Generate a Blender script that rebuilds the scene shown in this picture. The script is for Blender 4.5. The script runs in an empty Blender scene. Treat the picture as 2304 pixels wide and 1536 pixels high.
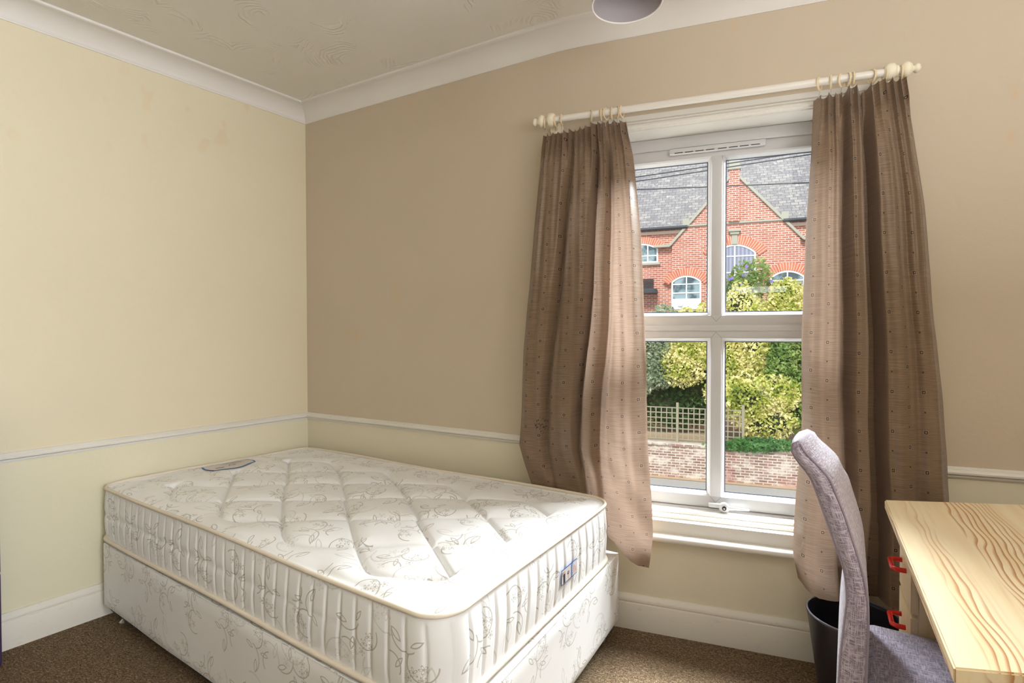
import bpy, bmesh, math, random
from mathutils import Vector, Matrix
import numpy as np
PI = math.pi
C = bpy.context.scene.collection
sc = bpy.context.scene

# ------------------------------------------------------------------ camera, world, lights, exposure
cam_d = bpy.data.cameras.new('camera')
cam = bpy.data.objects.new('camera', cam_d); C.objects.link(cam)
cam_d.sensor_width = 36; cam_d.lens = 36 * 1202.976 / 2304
cam_d.clip_start = 0.02; cam_d.clip_end = 300
_yaw, _pitch, _roll = 0.3492, -0.0168, -0.0015
def _cam():
    c, s = math.cos(_pitch), math.sin(_pitch)
    fw = Vector((0, c, s)); up = Vector((0, -s, c)); rt = Vector((1, 0, 0))
    c, s = math.cos(_roll), math.sin(_roll)
    r3 = rt * c + up * s; u3 = up * c - rt * s
    M = Matrix.Rotation(_yaw, 3, 'Z')
    r3, u3, fw = M @ r3, M @ u3, M @ fw
    return Matrix(((r3.x, u3.x, -fw.x, 2.273), (r3.y, u3.y, -fw.y, -2.304), (r3.z, u3.z, -fw.z, 1.2585), (0, 0, 0, 1)))
cam.matrix_world = _cam()
sc.camera = cam

world = bpy.data.worlds.new('world'); sc.world = world; world.use_nodes = True
bg = world.node_tree.nodes['Background']
bg.inputs[0].default_value = (0.80, 0.90, 1.0, 1); bg.inputs[1].default_value = 1.0

def lamp(name, kind, energy, loc, target=None, size=1, sizey=None, color=(1, 1, 1), angle=None, spread=None):
    d = bpy.data.lights.new(name, kind); d.energy = energy; d.color = color
    if kind == 'AREA':
        d.shape = 'RECTANGLE'; d.size = size; d.size_y = sizey or size
        if spread: d.spread = spread
    if kind == 'SUN': d.angle = angle or 0.02
    o = bpy.data.objects.new(name, d); C.objects.link(o); o.location = loc
    if target is not None:
        o.rotation_euler = (Vector(target) - Vector(loc)).to_track_quat('-Z', 'Y').to_euler()
    return o
lamp('sun', 'SUN', 3.6, (0, -20, 30), (1.5, 0, 10), color=(1, .96, .9), angle=.25)
lamp('sky_light', 'AREA', 2100, (3.0, 2.0, 3.55), (1.0, -1.0, .9), 3.0, 1.6, color=(.90, .95, 1.0))
# added fill lamp inside the right-hand wall, brightening the left wall; no window there
lamp('side_fill_light', 'AREA', 38, (4.2, -2.9, 1.6), (-.6, -1.95, 1.3), 1.5, 1.5, color=(.88, .94, 1.0), spread=1.25)
lamp('bounce_light', 'AREA', 52, (3.3, -2.3, 1.62), (3.3, -2.2, 2.58), 1.6, 1.6, color=(.93, .96, 1.0))  # added soft fill thrown up at the ceiling, no fitting behind it

sc.view_settings.view_transform = 'Standard'; sc.view_settings.look = 'None'
sc.view_settings.gamma = 1; sc.view_settings.use_curve_mapping = False
sc.view_settings.exposure = 0.13

# ------------------------------------------------------------------ node helpers
class N:
    """tiny expression wrapper around shader node sockets"""
    def __init__(s, nt, sock): s.nt, s.s = nt, sock
    def _m(s, op, *a):
        n = s.nt.nodes.new('ShaderNodeMath'); n.operation = op
        for i, v in enumerate((s,) + a):
            if isinstance(v, N): s.nt.links.new(v.s, n.inputs[i])
            else: n.inputs[i].default_value = v
        return N(s.nt, n.outputs[0])
    def __add__(s, o): return s._m('ADD', o)
    def __sub__(s, o): return s._m('SUBTRACT', o)
    def __mul__(s, o): return s._m('MULTIPLY', o)
    def __truediv__(s, o): return s._m('DIVIDE', o)
    def abs(s): return s._m('ABSOLUTE')
    def floor(s): return s._m('FLOOR')
    def fract(s): return s._m('FRACT')
    def sin(s): return s._m('SINE')
    def cos(s): return s._m('COSINE')
    def sqrt(s): return s._m('SQRT')
    def pow(s, o): return s._m('POWER', o)
    def lt(s, o): return s._m('LESS_THAN', o)
    def gt(s, o): return s._m('GREATER_THAN', o)
    def mx(s, o): return s._m('MAXIMUM', o)
    def mn(s, o): return s._m('MINIMUM', o)
    def mod(s, o): return s._m('FLOORED_MODULO', o)
    def atan2(s, o): return s._m('ARCTAN2', o)
    def ss(s, a, b, lo=0., hi=1.):
        n = s.nt.nodes.new('ShaderNodeMapRange'); n.interpolation_type = 'SMOOTHSTEP'
        s.nt.links.new(s.s, n.inputs[0])
        for i, v in enumerate((a, b, lo, hi)): n.inputs[1 + i].default_value = v
        return N(s.nt, n.outputs[0])
def new_mat(name, color=(.8, .8, .8), rough=.6, spec=.5, metal=0., sheen=0.):
    m = bpy.data.materials.new(name); m.use_nodes = True
    b = m.node_tree.nodes['Principled BSDF']
    b.inputs['Base Color'].default_value = (*color, 1); b.inputs['Roughness'].default_value = rough
    b.inputs['Specular IOR Level'].default_value = spec; b.inputs['Metallic'].default_value = metal
    if sheen: b.inputs['Sheen Weight'].default_value = sheen
    return m, m.node_tree, b
def coord(nt, kind='Object'):
    n = nt.nodes.new('ShaderNodeTexCoord'); return n.outputs[kind]
def sep(nt, sock):
    n = nt.nodes.new('ShaderNodeSeparateXYZ'); nt.links.new(sock, n.inputs[0])
    return N(nt, n.outputs[0]), N(nt, n.outputs[1]), N(nt, n.outputs[2])
def comb(nt, x, y, z=0.):
    n = nt.nodes.new('ShaderNodeCombineXYZ')
    for i, v in enumerate((x, y, z)):
        if isinstance(v, N): nt.links.new(v.s, n.inputs[i])
        else: n.inputs[i].default_value = v
    return n.outputs[0]
def mapping(nt, sock, scale=(1, 1, 1), rot=(0, 0, 0), loc=(0, 0, 0)):
    n = nt.nodes.new('ShaderNodeMapping'); nt.links.new(sock, n.inputs[0])
    n.inputs['Location'].default_value = loc; n.inputs['Rotation'].default_value = rot; n.inputs['Scale'].default_value = scale
    return n.outputs[0]
def noise(nt, sock, scale=5., detail=2., rough=.5, dist=0.):
    n = nt.nodes.new('ShaderNodeTexNoise'); nt.links.new(sock, n.inputs['Vector'])
    n.inputs['Scale'].default_value = scale; n.inputs['Detail'].default_value = detail
    n.inputs['Roughness'].default_value = rough; n.inputs['Distortion'].default_value = dist
    return N(nt, n.outputs[0])
def wnoise(nt, sock):
    n = nt.nodes.new('ShaderNodeTexWhiteNoise'); nt.links.new(sock, n.inputs['Vector']); return N(nt, n.outputs[0])
def col(nt, c):
    n = nt.nodes.new('ShaderNodeRGB'); n.outputs[0].default_value = (*c, 1); return n.outputs[0]
def mix(nt, f, a, b, mode='MIX'):
    n = nt.nodes.new('ShaderNodeMix'); n.data_type = 'RGBA'; n.blend_type = mode
    if isinstance(f, N): nt.links.new(f.s, n.inputs[0])
    else: n.inputs[0].default_value = f
    for i, v in ((6, a), (7, b)):
        if isinstance(v, tuple): n.inputs[i].default_value = (*v, 1)
        else: nt.links.new(v, n.inputs[i])
    return n.outputs[2]
def ramp(nt, f, stops):
    n = nt.nodes.new('ShaderNodeValToRGB'); nt.links.new(f.s, n.inputs[0])
    e = n.color_ramp.elements
    while len(e) < len(stops): e.new(.5)
    for k, (p, c) in enumerate(stops): e[k].position = p; e[k].color = (*c, 1)
    return n.outputs[0]
def bump(nt, b, h, strength=.3, dist=.01):
    n = nt.nodes.new('ShaderNodeBump'); n.inputs['Strength'].default_value = strength; n.inputs['Distance'].default_value = dist
    nt.links.new(h.s if isinstance(h, N) else h, n.inputs['Height']); nt.links.new(n.outputs[0], b.inputs['Normal'])
def setc(nt, b, s): nt.links.new(s, b.inputs['Base Color'])
def L(r, g, b):
    """sRGB 0-255 to linear"""
    f = lambda v: (v / 255 / 12.92) if v <= 10.3 else ((v / 255 + .055) / 1.055) ** 2.4
    return (f(r), f(g), f(b))

# ------------------------------------------------------------------ mesh helpers
def link(name, me, mat=None, parent=None, smooth=False):
    o = bpy.data.objects.new(name, me); C.objects.link(o)
    if mat is not None:
        for m in (mat if isinstance(mat, (list, tuple)) else [mat]): me.materials.append(m)
    if parent is not None: o.parent = parent
    if smooth is True:
        me.polygons.foreach_set('use_smooth', [True] * len(me.polygons))
    elif smooth:
        me.polygons.foreach_set('use_smooth', [True] * len(me.polygons))
        me.set_sharp_from_angle(angle=math.radians(smooth))
    return o
class MB:
    def __init__(s): s.v, s.f, s.uv, s.mi = [], [], [], []
    def add(s, vs, fs, uvs=None, mi=0):
        o = len(s.v); s.v += [tuple(v) for v in vs]
        for k, f in enumerate(fs):
            s.f.append(tuple(i + o for i in f)); s.mi.append(mi)
            s.uv.append([tuple(uvs[i]) for i in f] if uvs is not None else None)
        return s
    def box(s, a, b, mi=0, M=None):
        x0, y0, z0 = a; x1, y1, z1 = b
        vs = [(x0, y0, z0), (x1, y0, z0), (x1, y1, z0), (x0, y1, z0), (x0, y0, z1), (x1, y0, z1), (x1, y1, z1), (x0, y1, z1)]
        if M is not None: vs = [tuple(M @ Vector(v)) for v in vs]
        return s.add(vs, [(0, 3, 2, 1), (4, 5, 6, 7), (0, 1, 5, 4), (1, 2, 6, 5), (2, 3, 7, 6), (3, 0, 4, 7)], mi=mi)
    def bbox(s, a, b, r=.004, mi=0, M=None):
        """box with chamfered edges"""
        bm = bmesh.new(); bmesh.ops.create_cube(bm, size=1)
        for v in bm.verts: v.co = Vector([(a[i] + b[i]) / 2 + v.co[i] * (b[i] - a[i]) for i in range(3)])
        bmesh.ops.bevel(bm, geom=bm.edges[:], offset=r, segments=2, profile=.6, affect='EDGES')
        bm.verts.index_update()
        vs = [tuple((M @ v.co) if M is not None else v.co) for v in bm.verts]
        s.add(vs, [[v.index for v in f.verts] for f in bm.faces], mi=mi); bm.free(); return s
    def tube(s, pts, r, n=8, close=False, caps=True, mi=0):
        pts = [Vector(p) for p in pts]; m = len(pts); vs = []
        rr = r if isinstance(r, (list, tuple)) else [r] * m
        up = None
        for i, p in enumerate(pts):
            if close: d = (pts[(i + 1) % m] - pts[i - 1])
            else: d = pts[min(i + 1, m - 1)] - pts[max(i - 1, 0)]
            d.normalize()
            if up is None: up = d.orthogonal().normalized()
            up = (up - d * up.dot(d)).normalized(); sd = d.cross(up)
            for k in range(n):
                a = 2 * PI * k / n; vs.append(p + (up * math.cos(a) + sd * math.sin(a)) * rr[i])
        fs = []
        for i in range(m if close else m - 1):
            j = (i + 1) % m
            for k in range(n): fs.append((i * n + k, i * n + (k + 1) % n, j * n + (k + 1) % n, j * n + k))
        if caps and not close: fs += [tuple(range(n))[::-1], tuple((m - 1) * n + k for k in range(n))]
        return s.add(vs, fs, mi=mi)
    def lathe(s, prof, c, axis='Z', n=32, mi=0, caps=False):
        """prof: (radius, height) pairs"""
        vs = []
        for (r, h) in prof:
            for k in range(n):
                a = 2 * PI * k / n; p = (r * math.cos(a), r * math.sin(a), h)
                if axis == 'X': p = (h, r * math.cos(a), r * math.sin(a))
                if axis == 'Y': p = (r * math.cos(a), h, r * math.sin(a))
                vs.append(Vector(c) + Vector(p))
        fs = [(i * n + k, i * n + (k + 1) % n, (i + 1) * n + (k + 1) % n, (i + 1) * n + k) for i in range(len(prof) - 1) for k in range(n)]
        if caps: fs += [tuple(range(n))[::-1], tuple((len(prof) - 1) * n + k for k in range(n))]
        return s.add(vs, fs, mi=mi)
    def build(s, name, mat, parent=None, smooth=False):
        me = bpy.data.meshes.new(name); me.from_pydata(s.v, [], s.f)
        if any(u is not None for u in s.uv):
            l = me.uv_layers.new(name='UVMap'); k = 0
            for p, u in zip(me.polygons, s.uv):
                for q in range(p.loop_total): l.data[p.loop_start + q].uv = u[q] if u is not None else (0, 0)
        if any(s.mi): me.polygons.foreach_set('material_index', s.mi)
        me.validate(); me.update()
        bm = bmesh.new(); bm.from_mesh(me); bmesh.ops.recalc_face_normals(bm, faces=bm.faces); bm.to_mesh(me); bm.free()
        return link(name, me, mat, parent, smooth)
def grid_mesh(name, P, UV, mat, parent=None, smooth=True, closeu=False):
    """P: array rows x cols x 3"""
    R, K = P.shape[:2]
    me = bpy.data.meshes.new(name)
    KK = K if closeu else K - 1
    fs = [(i * K + j, i * K + (j + 1) % K, (i + 1) * K + (j + 1) % K, (i + 1) * K + j) for i in range(R - 1) for j in range(KK)]
    me.from_pydata([tuple(p) for p in P.reshape(-1, 3)], [], fs)
    if UV is not None:
        l = me.uv_layers.new(name='UVMap'); W = UV.reshape(-1, 2)
        idx = np.empty(len(me.loops), dtype=np.int32); me.loops.foreach_get('vertex_index', idx)
        l.data.foreach_set('uv', W[idx].astype(np.float32).ravel())
    me.update()
    return link(name, me, mat, parent, smooth)
def thing(name, label, cat, loc=(0, 0, 0), group=None):
    o = bpy.data.objects.new(name, None); C.objects.link(o); o.location = loc; o.empty_display_size = .05
    tag(o, label, cat, group); return o
def tag(o, label=None, cat=None, group=None, kind=None):
    if label: o['label'] = label
    if cat: o['category'] = cat
    if group: o['group'] = group
    if kind: o['kind'] = kind
    return o
def reparent(parent, *objs):
    """parent keeping world placement (parts are modelled in world space, the empty sits at the base)"""
    for o in objs:
        o.parent = parent; o.matrix_parent_inverse = Matrix.Translation(parent.location).inverted()
def struct(o): o['kind'] = 'structure'; return o

# ------------------------------------------------------------------ materials
DADO = .762
def wall_mat(name, upper, lower, patches):
    m, nt, b = new_mat(name, rough=.75, spec=.25)
    o = coord(nt); x, y, z = sep(nt, o)
    n1 = noise(nt, o, 1.3, 3, .6).ss(.35, .7)
    up = mix(nt, n1 * .25, upper, tuple(c * .93 for c in upper))
    # worn pinkish repair patches and pale scuffs in the paint
    p = noise(nt, mapping(nt, o, (9, 9, 6)), 1., 2., .5).ss(.60, .68) * noise(nt, o, .9, 1).ss(.5, .62)
    up = mix(nt, p * .45, up, patches)
    s = noise(nt, mapping(nt, o, (16, 16, 1.6)), 1.2, 3, .6).ss(.66, .75) * noise(nt, mapping(nt, o, loc=(5, 2, 1)), .8, 1).ss(.5, .6)
    up = mix(nt, s * .25, up, tuple(min(1, c * 1.15) for c in upper))
    lo = mix(nt, n1 * .2, lower, tuple(c * .94 for c in lower))
    c = mix(nt, z.gt(DADO), lo, up); setc(nt, b, c)
    bump(nt, b, noise(nt, o, 60, 4, .6) + noise(nt, o, 4, 2) * 1.5, .12, .006)
    return m
M_WALL_L = wall_mat('wall_paint_cream', L(224, 213, 184), L(226, 218, 190), L(222, 188, 150))
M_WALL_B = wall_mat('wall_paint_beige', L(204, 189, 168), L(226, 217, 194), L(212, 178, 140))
M_WALL_O = wall_mat('wall_paint_rear', L(212, 200, 178), L(222, 214, 190), L(206, 176, 136))
m, nt, b = new_mat('white_gloss_paint', L(226, 222, 214), .38, .4); o = coord(nt)
setc(nt, b, mix(nt, noise(nt, o, 3, 3).ss(.4, .8) * .3, L(228, 224, 216), L(212, 204, 192)))
bump(nt, b, noise(nt, o, 25, 3), .08, .004); M_TRIM = m
m, nt, b = new_mat('scuffed_skirting_paint', L(222, 214, 202), .45, .4); o = coord(nt)
sc1 = noise(nt, mapping(nt, o, (6, 6, 22)), 4., 3, .6).ss(.62, .72)
setc(nt, b, mix(nt, sc1 * .22, L(226, 220, 208), L(176, 162, 144))); bump(nt, b, noise(nt, o, 30, 3), .1, .004); M_SKIRT = m
m, nt, b = new_mat('coving_paint', L(218, 210, 202), .7, .2); o = coord(nt)
setc(nt, b, mix(nt, noise(nt, o, 2.5, 3).ss(.35, .75) * .3, L(230, 225, 220), L(216, 209, 200))); M_COVE = m
# textured plaster ceiling: clustered comb-like swirls
m, nt, b = new_mat('textured_plaster_ceiling', L(206, 196, 182), .8, .2); o = coord(nt)
x, y, z = sep(nt, o)
vo = nt.nodes.new('ShaderNodeTexVoronoi'); vo.inputs['Scale'].default_value = 3.6; nt.links.new(mapping(nt, o, (1, 1, 0)), vo.inputs['Vector'])
vd = N(nt, vo.outputs['Distance']); vcx, vcy, vcz = sep(nt, vo.outputs['Color'])
px_, py_, pz_ = sep(nt, vo.outputs['Position'])
dx = x * 3.6 - px_ ; dy = y * 3.6 - py_
# position output is already in unscaled units in Blender: use the fractional distance rings
wv = (vd * 95. + noise(nt, mapping(nt, o, (1, 1, 0)), 9, 2) * 20.).sin()
msk = noise(nt, mapping(nt, o, (1, 1, 0), loc=(3, 1, 0)), 5.5, 1).ss(.52, .66) * vcx.gt(.3)
fine = noise(nt, mapping(nt, o, (1, 1, 0)), 14, 3, .6)
bump(nt, b, wv.ss(.0, 1.) * msk * 1.1 + fine * .6, .55, .006)
setc(nt, b, mix(nt, noise(nt, o, 1.2, 3).ss(.3, .7) * .3, L(234, 229, 220), L(220, 213, 202))); M_CEIL = m
# carpet
m, nt, b = new_mat('brown_flecked_carpet', rough=.95, spec=.1); o = coord(nt)
o2 = mapping(nt, o, (1, 1, .3))
ca = noise(nt, mapping(nt, o2, (1.0, 2.1, 1), rot=(0, 0, .5)), 95, 3, .75, 1.2); cb = noise(nt, o2, 210, 2, .7); cl = noise(nt, o2, 3, 3)
cm = ramp(nt, ca * .65 + cb * .35, [(.33, L(52, 38, 28)), (.45, L(112, 90, 68)), (.54, L(156, 132, 104)), (.66, L(222, 202, 172))])
setc(nt, b, mix(nt, cl.ss(.35, .7) * .2, cm, L(130, 108, 82), 'MIX')); bump(nt, b, ca + cb * .6, .9, .012); M_CARPET = m
# PVC window
M_PVC, nt, b = new_mat('white_upvc', L(206, 205, 206), .28, .5)
m, nt, b = new_mat('window_glass'); nt.nodes.remove(b)
tr = nt.nodes.new('ShaderNodeBsdfTransparent'); gl = nt.nodes.new('ShaderNodeBsdfGlossy'); gl.inputs['Roughness'].default_value = .02
ms = nt.nodes.new('ShaderNodeMixShader'); ms.inputs[0].default_value = .025; tr.inputs[0].default_value = (.97, .985, .98, 1)
nt.links.new(tr.outputs[0], ms.inputs[1]); nt.links.new(gl.outputs[0], ms.inputs[2]); nt.links.new(ms.outputs[0], nt.nodes['Material Output'].inputs[0]); M_GLASS = m
M_BLACK, _, _ = new_mat('black_rubber', (.015, .015, .017), .5)
M_GASKET, _, _ = new_mat('grey_gasket', L(96, 104, 124), .5)
M_METAL, _, _ = new_mat('brushed_metal', (.6, .6, .6), .3, metal=1.)
M_CREAMW, _, _ = new_mat('cream_painted_wood', L(240, 230, 206), .35, .5)
M_RODW, _, _ = new_mat('white_painted_rod', L(232, 226, 218), .3, .5)
M_RING, _, _ = new_mat('cream_plastic_ring', L(228, 208, 172), .4, .5)

def motif_mask(nt, U, V, cell=.2, w=.0022, seed=0.):
    """leafy flower sprig outlines, one per cell, randomly turned: returns a 0..1 line mask"""
    gx = U / cell; gy = V / cell
    row = gy.floor(); gx = gx + row.mod(2.) * .5
    cx = gx.floor(); cy = row
    rnd = wnoise(nt, comb(nt, cx, cy, seed)); rnd2 = wnoise(nt, comb(nt, cx, cy, seed + 7.3))
    X = (gx - cx - .5) * cell; Y = (gy - cy - .5) * cell
    X = X + (rnd2 - .5) * (cell * .16)
    a = (rnd * 3. - 1.5) + (rnd2.gt(.5)) * 3.1416
    ca, sa = a.cos(), a.sin()
    x = (X * ca - Y * sa) / (cell / .2); y = (X * sa + Y * ca) / (cell / .2)
    def d(cx, cy): return (((x - cx).pow(2.)) + ((y - cy).pow(2.))).sqrt()
    out = None
    def acc(k):
        nonlocal out; out = k if out is None else out.mx(k)
    def arc(cx, cy, r, half, k=1.):
        dd = (d(cx, cy) - r).abs().ss(w * .4, w, 1., 0.); acc(dd * half * k)
    # curling stems
    arc(.0, -.045, .042, x.gt(-.01)); arc(-.055, .02, .05, x.gt(-.045) * y.gt(-.02)); arc(.052, .045, .036, x.lt(.06) * y.lt(.06))
    # leaves = lens outlines
    def leaf(cx, cy, ox, oy, R):
        e = d(cx - ox, cy - oy).mx(d(cx + ox, cy + oy)) - R
        acc(e.abs().ss(w * .3, w * .85, 1., 0.))
    leaf(-.035, .05, .026, .012, .036); leaf(.03, .02, -.010, .024, .032); leaf(-.045, -.02, .02, -.02, .034)
    # small flower heads
    def flower(cx, cy, r):
        ax = x - cx; ay = y - cy; rr = d(cx, cy); th = ay.atan2(ax)
        pr = ((th * 5.).cos() * .42 + .75) * r
        acc((rr - pr).abs().ss(w * .3, w * .9, 1., 0.)); acc(rr.lt(w * 1.2))
    flower(.025, -.03, .011); flower(.048, -.018, .009); flower(.006, -.052, .010); flower(.034, -.056, .008)
    return out
def ticking(name, base, line, extra_bump=0.):
    m, nt, b = new_mat(name, base, .42, .45, sheen=.25)
    u, v, _ = sep(nt, coord(nt, 'UV'))
    k = motif_mask(nt, u, v, .19, .0026, 1.).mx(motif_mask(nt, u + .09, v + .05, .27, .0022, 5.) * .45)
    tonev = noise(nt, coord(nt, 'UV'), 9, 2).ss(.3, .7)  # random mottling of the cloth's base tone
    base2 = tuple(c * .94 for c in base)
    setc(nt, b, mix(nt, k * .75, mix(nt, tonev * .5, base, base2), line))
    weave = ((u * 2600.).sin() * (v * 2600.).sin())
    bump(nt, b, weave * .15 + noise(nt, coord(nt, 'UV'), 22, 3) * .8 - k * .3, .12, .004)
    return m
M_TICK = ticking('floral_mattress_ticking', L(238, 237, 236), L(158, 148, 132))
M_TICKB = ticking('floral_divan_fabric', L(234, 232, 230), L(160, 150, 134))
M_PIPE, nt, b = new_mat('cream_piping_tape', L(226, 214, 196), .5, .4)
M_PLAST, _, _ = new_mat('dark_castor_plastic', (.02, .02, .02), .5)

# curtain satin with woven squares
m, nt, b = new_mat('taupe_satin_woven_squares', rough=.36, spec=.45, sheen=.2)
u, v, _ = sep(nt, coord(nt, 'UV'))
cu = u / .128; ci = cu.floor(); fx = (cu - ci - .5) * (.128 / 2.0)
off = wnoise(nt, comb(nt, ci, 3.1, 0.)) * .3 + ci.mod(2.) * .5
rv = v / .136 + off; rj = rv.floor(); fy = (rv - rj - .5) * .136
ch = fx.abs().mx(fy.abs())
big = ch.lt(.0058); inn = ch.lt(.0023); halo = ch.lt(.0071)
rv2 = v / .136 + off + .5; fy2 = (rv2 - rv2.floor() - .5) * .136
dot = fx.abs().mx(fy2.abs()).lt(.0028)
thr = noise(nt, mapping(nt, coord(nt, 'UV'), (6, 420, 1)), 1., 3, .6)
shade = noise(nt, coord(nt, 'UV'), 2.5, 2)
basec = mix(nt, thr.ss(.3, .7), L(118, 95, 74), L(150, 126, 102))
basec = mix(nt, halo, basec, L(178, 154, 130)); basec = mix(nt, big.mx(dot), basec, L(40, 22, 12)); basec = mix(nt, inn, basec, L(172, 146, 118))
ox, oy, oz = sep(nt, coord(nt))
spk = (((ox - 1.602).pow(2.) + ((oz - .86) * .75).pow(2.)).sqrt()).ss(.012, .04, 1., 0.) * noise(nt, coord(nt), 110, 2).ss(.56, .60)
basec = mix(nt, spk, basec, L(40, 26, 18))
setc(nt, b, basec); bump(nt, b, thr * .35 + big * .6 + dot * .5, .15, .002)
tl = nt.nodes.new('ShaderNodeBsdfTranslucent'); nt.links.new(mix(nt, .35, basec, L(200, 172, 160)), tl.inputs[0])
mxs = nt.nodes.new('ShaderNodeMixShader'); mxs.inputs[0].default_value = .22
nt.links.new(b.outputs[0], mxs.inputs[1]); nt.links.new(tl.outputs[0], mxs.inputs[2]); nt.links.new(mxs.outputs[0], nt.nodes['Material Output'].inputs[0])
M_CURT = m

# lilac-grey chair cloth with cross-hatched slubs
def hatch_mat():
    m, nt, b = new_mat('lilac_grey_crosshatch_fabric', rough=.7, spec=.25, sheen=.3)
    uv = coord(nt, 'UV')
    a = noise(nt, mapping(nt, uv, (330, 34, 1)), 1., 2, .6); c = noise(nt, mapping(nt, uv, (34, 330, 1), loc=(4, 7, 0)), 1., 2, .6)
    k = a.ss(.42, .66).mx(c.ss(.42, .66)); k2 = noise(nt, uv, 14, 2).ss(.3, .7)
    setc(nt, b, mix(nt, k, mix(nt, k2 * .5, L(126, 116, 136), L(146, 134, 154)), L(206, 196, 212)))
    bump(nt, b, k, .35, .002); return m
M_CHAIR = hatch_mat()
M_LEGW, _, _ = new_mat('dark_wood', L(60, 40, 28), .4)

# pine
def pine(name, strong=1., seed=0., light=(238, 220, 184)):
    m, nt, b = new_mat(name, rough=.38, spec=.45)
    u, v, _ = sep(nt, coord(nt, 'UV'))
    uv = comb(nt, u, v, seed)
    wob = noise(nt, mapping(nt, uv, (3.2, 1.1, 1), loc=(seed, 0, 0)), 1.6, 2, .5) - .5
    wob2 = noise(nt, mapping(nt, uv, (14, 3.5, 1)), 1., 2, .5) - .5
    t = u * 11. + wob * 1.1 + wob2 * .30
    # cathedral grain: rings close together in some boards, wide in others
    fr = (t * 7.).fract()
    line = fr.ss(.45, .92) * fr.ss(.94, 1., 1., 0.)
    band = noise(nt, mapping(nt, uv, (7., .25, 1), loc=(2.3 + seed, 0, 0)), 1., 1).ss(.44, .52)
    soft = noise(nt, mapping(nt, uv, (26, .8, 1)), 1., 2)
    c = mix(nt, soft.ss(.35, .7) * .55, L(*light), L(226, 198, 150))
    c = mix(nt, line * band * (.85 * strong), c, L(176, 112, 58))
    c = mix(nt, noise(nt, mapping(nt, uv, (90, 4, 1)), 1., 2).ss(.5, .8) * .25, c, L(206, 164, 106))
    setc(nt, b, c); bump(nt, b, line * .4 + soft * .4, .05, .002); return m
M_PINE = pine('pine_table_top'); M_PINE2 = pine('pine_board', .55, 5.)
M_RED, _, _ = new_mat('red_gloss_plastic', L(214, 26, 24), .25, .5)
M_BIN, nt, b = new_mat('black_bin_plastic', L(38, 36, 44), .32, .5)
M_SHADE, nt, b = new_mat('grey_lampshade_fabric', L(184, 176, 178), .8, .2)
M_SHRIM, _, _ = new_mat('white_shade_rim', L(250, 244, 240), .4)
M_DARKF, _, _ = new_mat('dark_violet_laminate', L(66, 52, 84), .4)

# ------------------------------------------------------------------ room shell
K = Vector((.024, .285)); LWD = Vector((-.279, -.960)).normalized()
H = 2.58
Lp = K + LWD * 3.75
def arc_path():
    d1 = Vector((math.cos(-.1698), math.sin(-.1698))); T = .1
    P = []; th = .1698
    B = Vector((1.68, 0)); a = B - d1 * T; c_ = B + Vector((1, 0)) * T
    for i in range(7):
        t = i / 6; P.append(a * (1 - t) ** 2 + B * 2 * t * (1 - t) + c_ * t * t)
    return [K] + P
ARC = arc_path()
XR = 4.3; YB = -3.4
FULL = [Lp] + ARC + [Vector((XR, 0))]
def offs(path, d, sd=None, ed=None):
    """offset a polyline by d to its right, mitred"""
    out = []
    for i, p in enumerate(path):
        a = (path[i] - path[i - 1]).normalized() if i else (sd or (path[1] - path[0]).normalized())
        b_ = (path[i + 1] - path[i]).normalized() if i < len(path) - 1 else (ed or a)
        na = Vector((a.y, -a.x)); nb = Vector((b_.y, -b_.x)); m_ = (na + nb).normalized()
        out.append(p + m_ * (d / max(.2, m_.dot(na))))
    return out
def sweep(name, path, prof, mat, sd=None, ed=None, smooth=False, parent=None, closed=True):
    R = len(path); Kn = len(prof); mb = MB()
    rows = [offs(path, d, sd, ed) for d, z in prof]; vs = []
    for i in range(R):
        for k in range(Kn): vs.append((rows[k][i].x, rows[k][i].y, prof[k][1]))
    fs = []
    for i in range(R - 1):
        for k in range(Kn if closed else Kn - 1):
            k2 = (k + 1) % Kn; fs.append((i * Kn + k, (i + 1) * Kn + k, (i + 1) * Kn + k2, i * Kn + k2))
    fs += [tuple(range(Kn)), tuple((R - 1) * Kn + k for k in range(Kn))[::-1]]
    mb.add(vs, fs); return mb.build(name, mat, parent, smooth)
# solid walls
def slab(name, path, z0, z1, t, mat, sd=None, ed=None):
    return sweep(name, path, [(0, z0), (0, z1), (-t, z1), (-t, z0)], mat, sd, ed)
dL = (K - Lp).normalized(); dA = (ARC[1] - ARC[0]).normalized()
struct(slab('wall_left', [Lp, K], -.05, H + .02, .25, M_WALL_L, ed=dA))
WX0, WX1, WZ0, WZ1 = 1.86, 2.78, .40, 2.105
mb = MB()
pth = ARC + [Vector((WX0, 0))]
inn_ = pth; out_ = offs(pth, -.30, dL)
for i in range(len(pth) - 1):
    a, c_, d_, e_ = inn_[i], inn_[i + 1], out_[i + 1], out_[i]
    vs = [(q.x, q.y, z) for z in (-.05, H + .02) for q in (a, c_, d_, e_)]
    fs = [(0, 1, 5, 4), (2, 3, 7, 6), (0, 3, 2, 1), (4, 5, 6, 7)]
    if i == 0: fs.append((3, 0, 4, 7))
    if i == len(pth) - 2: fs.append((1, 2, 6, 5))
    mb.add(vs, fs)
mb.box((WX0, 0, -.05), (WX1, .30, WZ0)); mb.box((WX0, 0, WZ1), (WX1, .30, H + .02)); mb.box((WX1, 0, -.05), (XR + .25, .30, H + .02))
struct(mb.build('wall_back', M_WALL_B))
struct(MB().box((XR, YB - .25, -.05), (XR + .25, 0, H + .02)).build('wall_right', M_WALL_O))
struct(MB().box((-1.6, YB - .25, -.05), (XR, YB, H + .02)).build('wall_front', M_WALL_O))
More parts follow.
